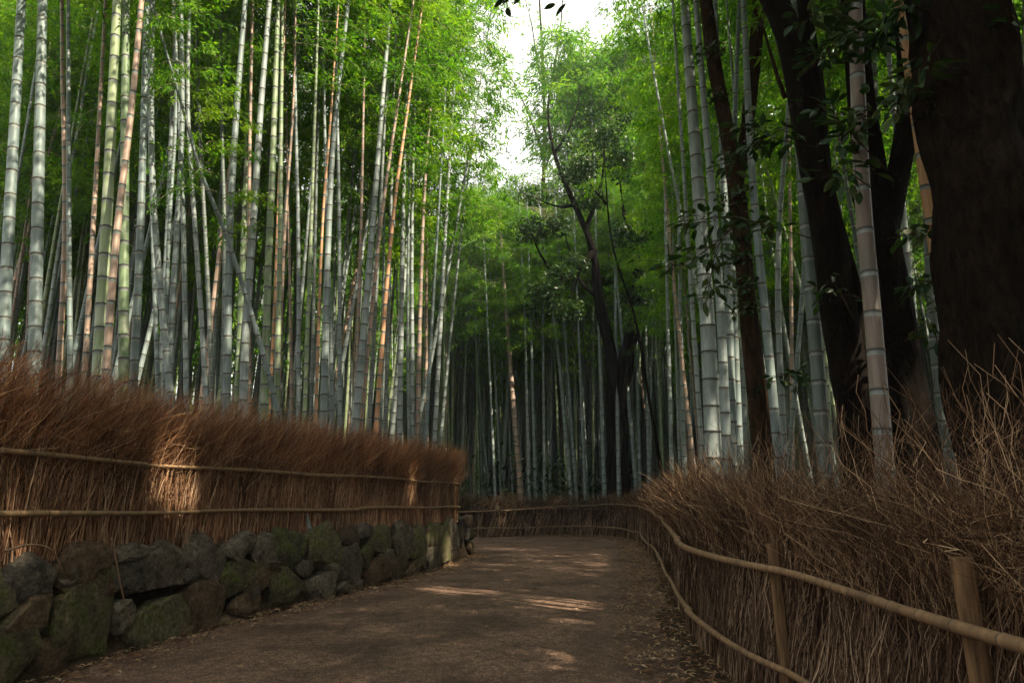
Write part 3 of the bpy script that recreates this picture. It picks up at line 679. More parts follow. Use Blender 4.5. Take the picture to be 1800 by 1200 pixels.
# stones round the back of the bend and before the frame
ii = 0
for j in range(len(WALLF)):
    p = WALLF[j]; 
    if not (p[1] > tip[1]-.3): continue
    if j % 3: continue
    d = WALLF[min(j+1, len(WALLF)-1)]-WALLF[j-1]; d /= np.linalg.norm(d); n2 = np.array((-d[1], d[0]))
    if p[0] < -9: break
    for z, hh in ((.22, .27), (.62, .27), (.93, .2)):
        ii += 1
        if ii > 40: break
        stone((p[0]+n2[0]*.15+random.uniform(-.05, .05), p[1]+n2[1]*.15, z), d, random.uniform(.22, .34), hh, .22, random.choice([S_GREY, S_MOSS, S_BROWN]), 2000+ii, random.uniform(-.2, .2))
for j, y in enumerate(np.linspace(-1.0, 5.0, 8)):
    x = np.interp(y, WALL[:, 1], WALL[:, 0]); stone((x-.15, y, .35+.3*(j % 2)), np.array((.1, .995)), .42, .38, .24, random.choice([S_GREY, S_MOSS]), 3000+j)
# core behind the stones
def strip_box(P, off0, off1, z0, z1, mat, name, rough=0.0, nz=6):
    P = np.asarray(P); T = np.gradient(P, axis=0); T /= np.linalg.norm(T, axis=1, keepdims=True); Nn = np.stack([-T[:, 1], T[:, 0]], 1)
    zs = np.linspace(0, 1, nz); n = len(P)
    z0 = np.broadcast_to(z0, (n,)); z1 = np.broadcast_to(z1, (n,)); ring = []
    for t in zs: ring.append(np.c_[P+Nn*off0, z0+(z1-z0)*t])
    for t in zs[::-1]: ring.append(np.c_[P+Nn*off1, z0+(z1-z0)*t])
    V = np.array(ring).transpose(1, 0, 2); k = V.shape[1]
    if rough: V = V+rng.normal(0, rough, V.shape)
    idx = np.arange(n*k).reshape(n, k); i0, i1 = idx[:-1], idx[1:]
    q = np.stack([i0, i1, np.roll(i1, -1, 1), np.roll(i0, -1, 1)], -1).reshape(-1, 4)
    V = V.reshape(-1, 3); return V, [q, idx[0][None, ::-1].copy(), idx[-1][None].copy()]
V, f = strip_box(WALLF, .18, .5, -.1, 1.02, S_CORE, 'core', .02)
link('fill', mesh_np('fill', V-wl, f, [S_CORE]), wall)

# ------------------------------------------------------------------ brush fences
def polyframe(P):
    s = np.r_[0, np.cumsum(np.linalg.norm(np.diff(P, axis=0), axis=1))]
    T = np.gradient(P, axis=0); T /= np.linalg.norm(T, axis=1, keepdims=True)
    return s, T, np.stack([-T[:, 1], T[:, 0]], 1)
def brush_twigs(P, svals, off, z0, z1, lean, out, rad, k=5, kink=.02, curl=0.0):
    """twigs that stand along P: lean = travel along the fence, out = travel towards -normal*off side"""
    s, T, Nn = polyframe(P); n = len(svals)
    B = np.stack([np.interp(svals, s, P[:, 0]), np.interp(svals, s, P[:, 1])], 1)
    Tt = np.stack([np.interp(svals, s, T[:, 0]), np.interp(svals, s, T[:, 1])], 1); Nt = np.stack([np.interp(svals, s, Nn[:, 0]), np.interp(svals, s, Nn[:, 1])], 1)
    br_ = np.random.default_rng(31); bl = br_.normal(0, 1, 4000); bh = br_.normal(0, 1, 4000); bi = (svals/.13+3).astype(int)
    lean = lean+bl[bi]*.07*(z1-z0)/.8; out = out+bl[bi+7]*.035; z1 = z1+bh[bi]*.035
    t = np.linspace(0, 1, k)[None, :, None]
    base = B+Nt*off[:, None]
    xy = base[:, None]+Tt[:, None]*(lean[:, None, None]*t)+Nt[:, None]*(out[:, None, None]*t**1.6)
    xy = xy+rng.normal(0, 1, (n, k, 2))*kink*np.sqrt(t)
    z = z0[:, None]+(z1-z0)[:, None]*t[..., 0]-curl*(t[..., 0]**2)*np.abs(lean)[:, None]
    Pp = np.concatenate([xy, z[..., None]], 2)
    taper = np.linspace(1, .45, k)[None]
    return tubes(Pp, rad[:, None]*taper, 3)
def rails(parent, P, off, zf, s0, s1, seglen, r, mat, wob=.012):
    s, T, Nn = polyframe(P); a = s0; k = 0
    while a < s1-.3:
        b = min(a+seglen*random.uniform(.85, 1.15), s1)
        if s1-b < seglen*.4: b = s1
        nodes = []; q_ = a+random.uniform(0, .25)
        while q_ < b: nodes.append(q_); q_ += random.uniform(.24, .36)
        nodes = np.array(nodes); hn = .004
        sv = np.sort(np.r_[np.arange(a-.12, b+.10, .05), nodes-hn*2.5, nodes-hn, nodes+hn, nodes+hn*2.5])
        L = np.stack([np.interp(sv, s, P[:, 0])+np.interp(sv, s, Nn[:, 0])*off, np.interp(sv, s, P[:, 1])+np.interp(sv, s, Nn[:, 1])*off, zf(sv)+wob*np.sin(sv*1.3+k)+ (k % 2)*.010], 1)
        L[:, :2] += np.stack([np.interp(sv, s, Nn[:, 0]), np.interp(sv, s, Nn[:, 1])], 1)*((k % 2)*-.012+.008*np.sin(sv*1.6))[:, None]
        dn = np.abs(sv[:, None]-nodes[None]).min(1)
        rr = r*(1+.18*np.linspace(1, -1, len(sv))*(1 if k % 2 else -1)); rr = rr*np.where(dn < hn*1.5, 1.10, 1)*(1+.015*np.sin(sv*9))
        keep_ = np.r_[True, np.diff(sv) > 1e-4]; L = L[keep_]; rr = rr[keep_]; sv = sv[keep_]
        V, q, caps = curve_tube(L, rr, 10); mid = (sv[1:]+sv[:-1])/2; mi = np.repeat((np.abs(mid[:, None]-nodes[None]).min(1) < hn*.9).astype(int), 10)
        org = L[0]
        o = link('rail', mesh_np('rail', V-org, [q, np.array([caps[0]]), np.array([caps[1]])], [mat, NODE], np.r_[mi, 0, 0], smooth=True), parent, tuple(org-np.array(parent.location)))
        a = b; k += 1
# left fence
iend = int(np.argmin(np.hypot(WALLF[:, 0]-(tip[0]), WALLF[:, 1]-tip[1]))); 
sA, _, NA = polyframe(WALLF)
LF = WALLF+NA*.22; keepf = np.arange(len(LF)) <= iend-8
LFp = LF[keepf]; 
# the fence turns away just before the end of the wall
e0 = LFp[-1]; LFp = np.vstack([LFp, e0+(-.12, .35), e0+(-.5, .8), e0+(-1.4, 1.5), e0+(-3.5, 2.9), e0+(-9, 5.5)]); LFp = smooth_line(LFp, 240, 1)
LFp = LFp[LFp[:, 1] > .5]
sL, _, _ = polyframe(LFp); Ltot = sL[-1]
s_tip = sL[np.argmin(np.hypot(LFp[:, 0]-e0[0], LFp[:, 1]-e0[1]))]
print('left fence', Ltot, s_tip, e0)
lf = empty('brush_fence', (float(LFp[0][0]), float(LFp[0][1]), 1.05), 'rusty brown brushwood fence on the mossy stone wall at left', 'fence', 'brushwood fences along the path')
lfo = np.array(lf.location)
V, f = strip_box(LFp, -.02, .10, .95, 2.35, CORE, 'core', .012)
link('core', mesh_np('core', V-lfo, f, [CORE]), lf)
n = 8500; sv = rng.uniform(0, Ltot, n); nzv = np.sin(sv*2.1)+.7*np.sin(sv*5.3)
V, q = brush_twigs(LFp, sv, rng.uniform(-.13, -.03, n), rng.uniform(1.0, 1.14, n), rng.uniform(1.65, 2.2, n), rng.normal(.02, .13, n)+.03*nzv, rng.normal(0, .03, n), rng.uniform(.003, .0075, n), 6, .012)
link('sticks', mesh_np('sticks', V-lfo, q, [STICK]), lf)
n = 40000; sv = rng.uniform(0, Ltot, n); nzv = np.sin(sv*3.1)+.7*np.sin(sv*7.3+1)
z0 = rng.uniform(1.75, 2.35, n); ln = rng.uniform(.35, .85, n); z1 = np.minimum(z0+ln, 2.90+.09*nzv+rng.normal(0, .10, n)); z1 = np.maximum(z1, z0+.15)
V, q = brush_twigs(LFp, sv, rng.uniform(-.13, .12, n), z0, z1, rng.normal(.15, .22, n)+.05*nzv, rng.normal(-.12, .15, n), rng.uniform(.0012, .0034, n), 6, .020, .1)
link('brush', mesh_np('brush', V-lfo, q, [BRUSH]), lf)
n = 3200; sv = rng.uniform(0, s_tip+1, n)
V, q = brush_twigs(LFp, sv, rng.uniform(-.16, -.05, n), rng.uniform(1.4, 2.4, n), 1.9+1.15*rng.uniform(0, 1, n)**.8, rng.normal(.12, .28, n), rng.normal(-.10, .12, n), rng.uniform(.002, .004, n), 8, .028)
link('stray_twigs', mesh_np('stray_twigs', V-lfo, q, [BRUSHR]), lf)
zl = lambda s_: np.interp(s_, [0, 5, s_tip, Ltot], [1.48, 1.46, 1.40, 1.4]); zu = lambda s_: np.interp(s_, [0, 5, s_tip, Ltot], [1.98, 1.98, 2.0, 2.0])
rails(lf, LFp, -.165, zl, 0, min(s_tip+1, Ltot), 4.4, .027, RAIL); rails(lf, LFp, -.165, zu, 0, min(s_tip+1, Ltot), 4.0, .025, RAIL)
# right fence
sR, TRf, NRf = polyframe(FEN); RT = sR[-1]
rf = empty('brush_fence', (float(FEN[60][0]), float(FEN[60][1]), 0), 'long twiggy brown brushwood fence curving along the right side of the path', 'fence', 'brushwood fences along the path')
rfo = np.array(rf.location)
FE = FEN[(FEN[:, 0] > -10)]; sR, TRf, NRf = polyframe(FE); RT = sR[-1]
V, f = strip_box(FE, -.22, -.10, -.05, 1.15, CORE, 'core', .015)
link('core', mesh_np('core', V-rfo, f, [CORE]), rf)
dens = np.interp(FE[:, 1], [-4, 0, 1.5, 2.5, 6, 10, 20, 35], [.2, .3, 2.5, 3, 2.6, 1.6, 1.0, .8]); dens[FE[:, 0] < -3] = .35
cdf = np.r_[0, np.cumsum((dens[1:]+dens[:-1])/2*np.diff(sR))]
def ssamp(n): return np.interp(rng.uniform(0, cdf[-1], n), cdf, sR)
def dist_at(s_): return np.interp(s_, sR, np.hypot(FE[:, 0], FE[:, 1]))
n = 7000; sv = ssamp(n); dd = dist_at(sv); rs = np.clip(dd/6, .8, 2.6); nzv = np.sin(sv*2.1)+.7*np.sin(sv*5.3)
V, q = brush_twigs(FE, sv, rng.uniform(-.10, .05, n), rng.uniform(-.02, .06, n), rng.uniform(.85, 1.35, n), rng.normal(-.30, .17, n)+.04*nzv, rng.normal(-.10, .05, n), rng.uniform(.003, .0065, n)*rs, 8, .022)
link('sticks', mesh_np('sticks', V-rfo, q, [STICKR]), rf)
n = 21000; sv = ssamp(n); dd = dist_at(sv); rs = np.clip(dd/6, .8, 2.6); nzv = np.sin(sv*2.7)+.7*np.sin(sv*6.3)
z0 = rng.uniform(.9, 1.5, n); z1 = z0+rng.uniform(.3, .85, n); hmax = np.interp(dd, [2, 5, 9, 22, 32], [1.55, 1.64, 1.92, 2.1, 1.75]); z1 = np.minimum(z1, hmax+.12*nzv+rng.normal(0, .10, n)); z1 = np.maximum(z1, z0+.12)
V, q = brush_twigs(FE, sv, rng.uniform(-.28, .02, n), z0, z1, rng.normal(-.14, .32, n)+.08*nzv, rng.normal(-.02, .20, n), rng.uniform(.0012, .0028, n)*rs, 6, .028, .1)
link('brush', mesh_np('brush', V-rfo, q, [BRUSHR]), rf)
# long stray twigs with kinks at the near end
n = 2900; sn = rng.uniform(0, 1, n); s_near = np.interp(2.3, FE[:40, 1], sR[:40]); sv = s_near+sn**1.2*10
V, q = brush_twigs(FE, sv, rng.uniform(-.5, .0, n), rng.uniform(.8, 1.5, n), 1.45+.85*rng.uniform(0, 1, n)**1.5, np.clip(rng.normal(-.08, .32, n), -.6, .5), rng.normal(0, .22, n), rng.uniform(.0018, .004, n), 9, .036)
link('stray_twigs', mesh_np('stray_twigs', V-rfo, q, [BRUSHR]), rf)
def zr(kind):
    D_ = FE[:, 1]; s_c = sR[np.argmax(FE[:, 0]+FE[:, 1]*.6)]
    if kind == 'u': return lambda s_: np.interp(s_, [0, np.interp(8.3, FE[:120, 1], sR[:120]), np.interp(12, FE[:160, 1], sR[:160]), np.interp(20, FE[:200, 1], sR[:200]), s_c, s_c+5, s_c+8, RT], [1.08, 1.08, 1.2, 1.32, 1.38, 1.12, 1.0, 1.0])
    return lambda s_: np.interp(s_, [0, s_c, RT], [.40, .40, .36])
rails(rf, FE, .15, zr('u'), 0, RT-2, 4.3, .030, RAILR); rails(rf, FE, .16, zr('l'), 0, RT-2, 4.0, .027, RAILR)
def post(px, py, D, zt, wd):
    best = None
    for D_ in np.arange(1.5, 8, .01):
        q_ = at(px, py, D_); g = abs(seg_info(FEN[::3], q_[None, :2])[0][0]-.065)
        if best is None or g < best[0]: best = (g, q_)
    p = best[1]; n = 22; zs = np.r_[np.linspace(-.1, zt-.012, n-2), zt-.004, zt]
    P = np.stack([np.full(n, p[0])+.01*np.sin(zs*3), np.full(n, p[1]), zs], 1); rad = np.full(n, wd/2); rad[-1] *= .9
    wob = 1+.03*rng.normal(0, 1, (n, 14)).cumsum(0)*.2+.06*np.cos(np.arange(14)*2*math.pi/14*2)[None]
    V, q, caps = curve_tube(P, rad, 14, wob); org = P[0]
    link('post', mesh_np('post', V-org, [q, np.array([caps[0]]), np.array([caps[1]])], [POST], smooth=False), rf, tuple(org-rfo))
post(1363, 1000, 5.25, 1.27, .085); post(1706, 1080, 3.02, 1.36, .088)

# ------------------------------------------------------------------ trees
def trunk_tube(pts, rads, ns=40, seed=0, amp=.10, n=110):
    P = smooth_line(pts, n, 3); rr = np.interp(np.linspace(0, 1, n), np.linspace(0, 1, len(rads)), rads)
    th = np.arange(ns)*2*math.pi/ns; r = np.random.default_rng(seed)
    wob = np.ones((n, ns)); s = np.linspace(0, 1, n)*np.linalg.norm(P[-1]-P[0])
    for i in range(6):
        k = r.integers(1, 5); wob += amp*.35*np.sin(th[None]*k+s[:, None]*r.uniform(.5, 4)+r.uniform(0, 6))*r.uniform(.4, 1)
    gx_, gs_ = np.meshgrid(th, s); Q3 = np.stack([np.cos(gx_), np.sin(gx_), gs_*.9], -1).reshape(-1, 3)
    wob += amp*(.5*vnoise(Q3, 2.6, seed+50)+.35*vnoise(Q3*np.array([1, 1, .35]), 7, seed+51)).reshape(n, ns)+amp*.06*r.normal(0, 1, (n, ns))
    return curve_tube(P, rr, ns, wob)
def tree(name, limbs, mat, label, loc, seed, group=None, amp=.1):
    e = empty(name, tuple(loc), label, 'tree', group); VV, QQ, off = [], [], 0; caps_all = []
    for i, (pts, rads) in enumerate(limbs):
        V, q, caps = trunk_tube(pts, rads, 44 if i == 0 else 24, seed+i, amp); VV.append(V); QQ.append(q+off); caps_all += [c+off for c in caps] if i == 0 else []
        off += len(V)
    big = max(len(c) for c in caps_all)
    link('trunk', mesh_np('trunk', np.concatenate(VV)-np.array(loc), [np.concatenate(QQ)]+[np.array([c]) for c in caps_all], [mat], smooth=True), e)
    return e
def leaf_clump(centres, rads, n_per, L, W, seed, fold=.15, beams=True):
    r = np.random.default_rng(seed); Cs = []
    for c, rd in zip(centres, rads):
        k = int(n_per*rd**2); u = r.normal(0, 1, (k, 3)); u /= np.linalg.norm(u, axis=1, keepdims=True); Cs.append(np.array(c)+u*(r.uniform(0, 1, (k, 1))**.45)*np.array([rd, rd, rd*.6]))
    Cs = np.concatenate(Cs)
    Cs = Cs[vnoise(Cs, 1.4, seed) > -.35]
    if beams: Cs = Cs[beam_mask(Cs)]
    n = len(Cs); Dv = r.normal(0, 1, (n, 3)); Dv[:, 2] = Dv[:, 2]*.5-.5
    return leaves(Cs, Dv, np.tile([0, 0, 1.], (n, 1))+r.normal(0, .5, (n, 3)), L*r.uniform(.7, 1.25, n), W*r.uniform(.7, 1.25, n), fold)
def px3(l, D): return [at(x, y, D) for x, y in l]
def down(p, z): return np.array([p[0], p[1], z])
# leaning black trunk
def up(p, d, k): return np.array(p)+np.array(d)*k
T1 = px3([(1508,760),(1478,560),(1448,380),(1418,200),(1372,0)], 6.2); b = np.array([T1[0][0]+.05, 6.2, -.1]); 
T1 = [b]+T1+[T1[-1]+np.array([-.9, .4, 3.0]), T1[-1]+np.array([-1.3, .7, 6.0])]
br1 = [T1[3]+0, at(1438, 250, 6.25), at(1432, 130, 6.3), at(1410, 0, 6.4), at(1390, -300, 6.6)]
br1b = [at(1520, 640, 6.25), at(1500, 520, 6.3), at(1470, 400, 6.25), at(1455, 330, 6.2)]
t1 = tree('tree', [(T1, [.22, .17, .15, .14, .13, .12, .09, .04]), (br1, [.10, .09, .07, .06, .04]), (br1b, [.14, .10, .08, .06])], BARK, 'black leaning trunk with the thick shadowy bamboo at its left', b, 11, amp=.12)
def crown_for(e, centres, rads, n_per, L, W, seed, twigs=None):
    V, q = leaf_clump(centres, rads, n_per, L, W, seed)
    link('crown', mesh_np('crown', V-np.array(e.location), q, [LEAFD]), e)
top = T1[-1]
crown_for(t1, [top+(0, 0, .5), top+(1, .5, 0), top+(-1, -.4, .3), top+(.3, -1, 1), top+(-.2, .8, 1.4), top+(1.8, 0, -1), top+(.5, -.8, -1.5)], [1.5, 1.3, 1.3, 1.2, 1.2, 1.2, 1.1], 900, .12, .055, 21)
# forked black tree
b = np.array([*at(1590, 800, 6.6)[:2], -.1])
T2 = [b]+px3([(1600,720),(1572,560),(1558,450),(1545,380)], 6.6)+px3([(1530,300),(1515,180),(1500,30)], 6.7)+[at(1480, -350, 6.9), at(1470, -900, 7)]
br2 = px3([(1555,420),(1575,330),(1592,230),(1600,130),(1585,0)], 6.6)+[at(1590, -400, 6.6), at(1600, -900, 6.6)]
br2b = px3([(1575,600),(1555,480),(1520,400),(1500,340)], 6.7)
t2 = tree('tree', [(T2, [.34, .24, .17, .14, .12, .09, .07, .06, .05, .03]), (br2, [.12, .10, .09, .08, .07, .05, .03]), (br2b, [.12, .09, .05, .03])], BARK, 'black tree forking in two behind the stout shaded tan bamboo', b, 31, amp=.12)
top = np.array(T2[-1])
crown_for(t2, [top+(0, 0, -.5), top+(1.2, .2, -.2), top+(-1, -.3, -1), top+(.4, -1, -1.3), top+(.6, .8, .4)], [1.5, 1.3, 1.2, 1.2, 1.3], 900, .12, .055, 41)
# huge trunk at right
b = np.array([*at(1800, 900, 4.3)[:2], -.1])
T3 = [b, at(1785, 850, 4.3), at(1768, 650, 4.3), at(1745, 480, 4.3), at(1718, 330, 4.3), at(1700, 180, 4.35), at(1682, 0, 4.4), at(1650, -400, 4.5), at(1640, -1000, 4.6)]
br3 = [at(1745, 480, 4.35), at(1785, 330, 4.6), at(1850, 150, 4.9), at(1950, -200, 5.3), at(2000, -700, 5.6)]
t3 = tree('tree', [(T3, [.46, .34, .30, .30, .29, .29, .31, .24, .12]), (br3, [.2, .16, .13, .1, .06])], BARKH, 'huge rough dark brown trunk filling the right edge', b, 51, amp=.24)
top = np.array(T3[-1])
over = [np.array(v) for v in [(0, 1, 10.5), (1.6, 2.6, 10.2), (-.6, 3.2, 10.8), (1, 4.8, 10.8), (2.4, .6, 10.4), (0, -1.2, 10.6), (2.6, 6.2, 11.2), (.6, 6.6, 11.4), (-2, 1.6, 11), (4.0, .2, 10.6), (3.2, -.8, 10), (5, 1.2, 11.2), (2.6, 1.8, 9.6), (3.6, 2.4, 11.5), (-1.6, 5, 11.4), (1.5, -3, 11)]]  # unseen leaf clumps added over the path to shade it and the wall
crown_for(t3, over+[top+(0, 0, 0), top+(1.6, .2, .4), top+(-1.2, -.3, -.6), top+(.4, -1.4, -.3), top+(.6, 1.4, .8), top+(2.6, -1.4, 0), top+(-.5, -2.6, .6), top+(1.2, -3, 0)], [1.5]*16+[1.6, 1.5, 1.3, 1.5, 1.5, 1.5, 1.5, 1.5], 1500, .12, .055, 61)
# ivy-clad trunk
b = np.array([*at(1342, 800, 8.4)[:2], .05])
T4 = [b]+px3([(1338,760),(1322,600),(1305,450),(1292,300),(1262,150),(1238,0)], 8.4)+[at(1215, -300, 8.5), at(1200, -700, 8.6)]
br4 = px3([(1296,330),(1312,230),(1325,120),(1337,0)], 8.5)+[at(1350, -350, 8.7)]
t4 = tree('tree', [(T4, [.17, .135, .11, .10, .09, .08, .075, .06, .03]), (br4, [.08, .085, .08, .085, .05])], BARKB, 'slim dark trunk clad in ivy between the stout bamboo cluster and the long pale bamboo', b, 71, amp=.16)
cs = [at(x, y, 8.3) for x, y in [(1290,340),(1296,400),(1300,450),(1308,500),(1314,540),(1285,280),(1262,170),(1250,90)]]
crown_for(t4, cs+[np.array(T4[-1])+v for v in [(0, 0, 0), (.8, .3, .4), (-.7, -.3, -.2)]], [.26, .28, .26, .26, .24, .22, .2, .22, 1.3, 1.1, 1.1], 1500, .085, .05, 81)
# dark forked tree beyond the bend
b = np.array([*at(1085, 860, 32.8)[:2], 0.0])
def pxd(l): return [at(x, y, d) for x, y, d in l]
T5 = [b]+pxd([(1085,800,32.8),(1083,700,32.6),(1070,600,32.0),(1050,520,31.4),(1045,440,30.8),(1015,370,30.2),(992,320,29.8),(972,265,29.5),(962,205,29.2),(965,160,29)])
br5 = pxd([(1085,740,32.7),(1098,640,32.2),(1118,560,31.6),(1122,450,31.0),(1135,360,30.4),(1175,300,29.9),(1205,262,29.5),(1225,215,29.3),(1235,160,29.2)])
br5b = pxd([(1045,440,30.8),(1020,470,30.6),(985,500,30.3),(950,450,30.0),(930,400,29.8)])
tw5 = [(pxd(l), [r_, r_*.6, r_*.35, .015]) for l, r_ in [([(1030,400,30.5),(1050,350,30.2),(1062,300,30),(1060,235,29.8)], .13), ([(1010,360,30.2),(985,365,29.9),(955,355,29.6),(935,345,29.4)], .10),
 ([(1122,450,31),(1100,400,30.6),(1092,340,30.3),(1085,280,30)], .13), ([(1130,390,30.6),(1160,400,30.3),(1185,395,30),(1205,410,29.8)], .10), ([(1175,300,29.9),(1160,250,29.6),(1150,200,29.4),(1155,150,29.2)], .11),
 ([(975,270,29.5),(1000,230,29.3),(1015,190,29.2),(1020,150,29)], .08), ([(1020,470,30.6),(1005,520,30.4),(985,540,30.2),(960,548,30)], .09), ([(1050,520,31.4),(1020,500,31),(1000,440,30.6),(990,400,30.3)], .12)]]
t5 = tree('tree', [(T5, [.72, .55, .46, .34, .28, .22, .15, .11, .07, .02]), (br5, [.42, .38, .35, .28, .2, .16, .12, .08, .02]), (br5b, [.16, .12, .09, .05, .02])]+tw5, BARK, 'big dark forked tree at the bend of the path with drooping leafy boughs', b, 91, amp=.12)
cs = []; rr_ = []
for x, y, r_ in [(960,510,1.0),(1000,545,.9),(930,400,1.0),(975,395,.9),(1015,300,1.0),(1060,250,1.2),(1040,350,.8),(1085,300,.9),(1100,400,.7),(1010,460,.8),(1150,420,.9),(1180,340,.9),(950,545,.7),(1120,520,.8),(985,480,.8),(965,200,.9),(1020,160,.8),(1155,170,.9),(1060,220,.9),(1090,280,.8),(1205,400,.8),(935,345,.8),(1235,170,.8),(990,250,.8)]:
    cs.append(at(x, y, 29.6+random.uniform(-.7, .7))); rr_.append(r_)
crown_for(t5, cs, rr_, 620, .24, .10, 99)
# bare pale-branched tree in the strip of sky
b = np.array([*at(958, 850, 44)[:2], 0.5])
T6 = [b]+px3([(952,400),(958,250),(955,120),(948,0)], 44)+[at(945, -60, 44)]
brs = [(px3([(957,240),(968,150),(985,60),(990,-20)], 44), [.1, .08, .06, .03]), (px3([(957,280),(930,200),(905,150),(890,120)], 44), [.09, .07, .05, .02]), (px3([(956,160),(942,100),(935,40),(920,-10)], 44), [.08, .06, .04, .02]),
       (px3([(958,300),(975,240),(985,150),(978,60)], 44), [.09, .07, .05, .02])]
t6 = tree('tree', [(T6, [.3, .2, .16, .13, .1, .05])]+brs, BARKB, 'bare branched tree against the bright strip of sky above the path', b, 111)
V, q = leaf_clump([at(x, y, 44) for x, y in [(960,215),(940,120),(985,100),(905,150),(930,40),(975,20),(955,300)]], [1.7, 1.3, 1.3, 1.0, 1.3, 1.2, 2.0], 130, .22, .07, 5)
link('crown', mesh_np('crown', V-b, q, [LEAF]), t6)

# leafy sprigs: leafed shoots growing from the trunks at right
def leaf_strip(Cn, D, Nn, L, W):
    """broad leaves of eight faces with a midrib fold"""
    D = D/(np.linalg.norm(D, axis=1, keepdims=True)); S = np.cross(D, Nn); S /= np.linalg.norm(S, axis=1, keepdims=True); U = np.cross(S, D)
    prof = [(0, 0, 0), (.22, .36, 0), (.5, .5, .03), (.78, .33, .09), (1, 0, .2)]; VV = []
    for t, w_, dr in prof:
        m = Cn+D*(L*t)[:, None]-U*(L*dr)[:, None]
        for sg in (-1, 0, 1): VV.append(m+S*(W*w_*sg)[:, None]+U*(W*.18*abs(sg)*w_)[:, None])
    V = np.stack(VV, 1); n = len(Cn); base = (np.arange(n)*15)[:, None]
    q = []
    for r_ in range(4):
        for c in range(2): q.append(base+np.array([[r_*3+c, r_*3+c+1, r_*3+c+4, r_*3+c+3]]))
    return V.reshape(-1, 3), np.concatenate(q)
def sprig(e, line, D, n, L=.125, W=.055, seed=0, r0=.006, spread=.10, name='sprig'):
    r = np.random.default_rng(seed); P = smooth_line(np.array([at(x, y, d) for x, y, d in [(a, b_, D+(i*.12)) for i, (a, b_) in enumerate(line)]]), 16, 2)
    Vt, qt, _ = curve_tube(P, np.linspace(r0, r0*.35, 16), 5)
    t = r.uniform(.25, 1, n); Cn = np.stack([np.interp(t, np.linspace(0, 1, 16), P[:, j]) for j in range(3)], 1)
    side = r.normal(0, 1, (n, 3)); side[:, 2] *= .5; tw = Cn+side*spread*.8*r.uniform(.2, 1, (n, 1))
    tv, tq = tubes(np.stack([Cn, (Cn+tw)/2+(0, 0, .01), tw], 1), np.full((n, 3), .0018), 3)
    Dv = side+r.normal(0, .4, (n, 3))+(P[-1]-P[0])*.6; Dv[:, 2] -= .45
    V, q = leaf_strip(tw, Dv, np.tile([0, 0, 1.], (n, 1))+r.normal(0, .45, (n, 3)), L*r.uniform(.65, 1.2, n), W*r.uniform(.8, 1.15, n))
    VV = np.concatenate([V, Vt, tv]); Q = np.concatenate([q, qt+len(V), tq+len(V)+len(Vt)])
    link(name, mesh_np(name, VV-np.array(e.location), Q, [LEAFD, BARKB], np.r_[np.zeros(len(q)), np.ones(len(qt)+len(tq))]), e)
for i, (e, ln_, D, n) in enumerate([
  (t1, [(1440,260),(1380,250),(1320,225),(1270,215)], 5.6, 26), (t1, [(1410,210),(1350,240),(1310,260),(1280,300)], 5.5, 18), (t1, [(1430,420),(1360,400),(1290,380),(1190,390)], 5.4, 32.8),
  (t1, [(1300,380),(1260,430),(1250,480),(1240,540)], 5.4, 26), (t1, [(1290,400),(1230,450),(1190,470),(1170,460)], 5.5, 18), (t1, [(1400,60),(1430,20),(1460,40),(1500,20)], 4.8, 40), (t1, [(1410,130),(1450,100),(1480,60),(1530,60)], 4.6, 36),
  (t2, [(1560,300),(1500,240),(1470,200),(1440,180)], 4.8, 26), (t2, [(1530,330),(1490,300),(1460,290),(1440,320)], 4.7, 14), (t3, [(1660,60),(1620,120),(1590,150),(1580,210)], 4.0, 26), (t3, [(1640,20),(1590,10),(1560,40),(1540,90)], 4.2, 30),
  (t2, [(1580,540),(1610,500),(1650,490),(1680,530)], 5.4, 26), (t2, [(1590,600),(1630,560),(1650,600),(1665,650)], 5.4, 16), (t4, [(1320,680),(1370,660),(1410,650),(1400,700)], 7.6, 18),
  (t1, [(1500,560),(1470,500),(1450,490),(1440,520)], 5.6, 10), (t3, [(1790,40),(1775,20),(1785,60),(1790,110)], 3.9, 5), (t2, [(1600,200),(1560,190),(1530,200),(1500,215)], 4.6, 20),
  (t1, [(1380,-60),(1180,-70),(1050,-50),(985,8)], 5.0, 14), (t1, [(1180,-70),(1000,-80),(920,-30),(885,12)], 5.0, 12), (t2, [(1560,420),(1610,410),(1640,390),(1650,420)], 5.0, 16)]):
    sprig(e, ln_, D, int(n*2.1), seed=700+i, spread=.14)
# small understorey maple-like tree behind the bend
b = np.array([*at(1065, 860, 31.9)[:2], .1])
b[0] = 5.6; b[1] = 24.5
T7 = [b, at(1140, 700, 24.5), at(1120, 560, 24.4), at(1075, 440, 24), at(1065, 330, 23.5), at(1062, 240, 23.5)]
br7 = [at(1120, 560, 24.4), at(1150, 540, 24), at(1165, 600, 24), at(1160, 680, 24)]
br7b = [at(1068, 360, 23.6), at(1040, 330, 23.5), at(1025, 300, 23.4)]
t7 = tree('tree', [(T7, [.075, .06, .05, .04, .03, .012]), (br7b, [.04, .03, .015])], BARK, 'thin dark young tree bending left in front of the big forked tree', b, 131)
crown_for(t7, [at(x, y, 23.6) for x, y in [(1060,240),(1030,290),(1085,290),(1100,210),(1040,200),(1130,430),(1090,420)]], [.7, .6, .6, .5, .5, .6, .5], 900, .14, .06, 141)

# broken branch hanging among the right-hand stems
P = np.array([at(x, y, 7.4) for x, y in [(1338,32),(1350,80),(1362,120),(1380,172)]]); V, q, caps = curve_tube(smooth_line(P, 20), np.linspace(.012, .028, 20), 8)
tag(link('broken_branch', mesh_np('broken_branch', V-P[0], [q, np.array([caps[0]]), np.array([caps[1]])], [BARKB], smooth=True), None, tuple(P[0])), 'broken dry branch hanging upside down left of the leaning black trunk', 'branch')
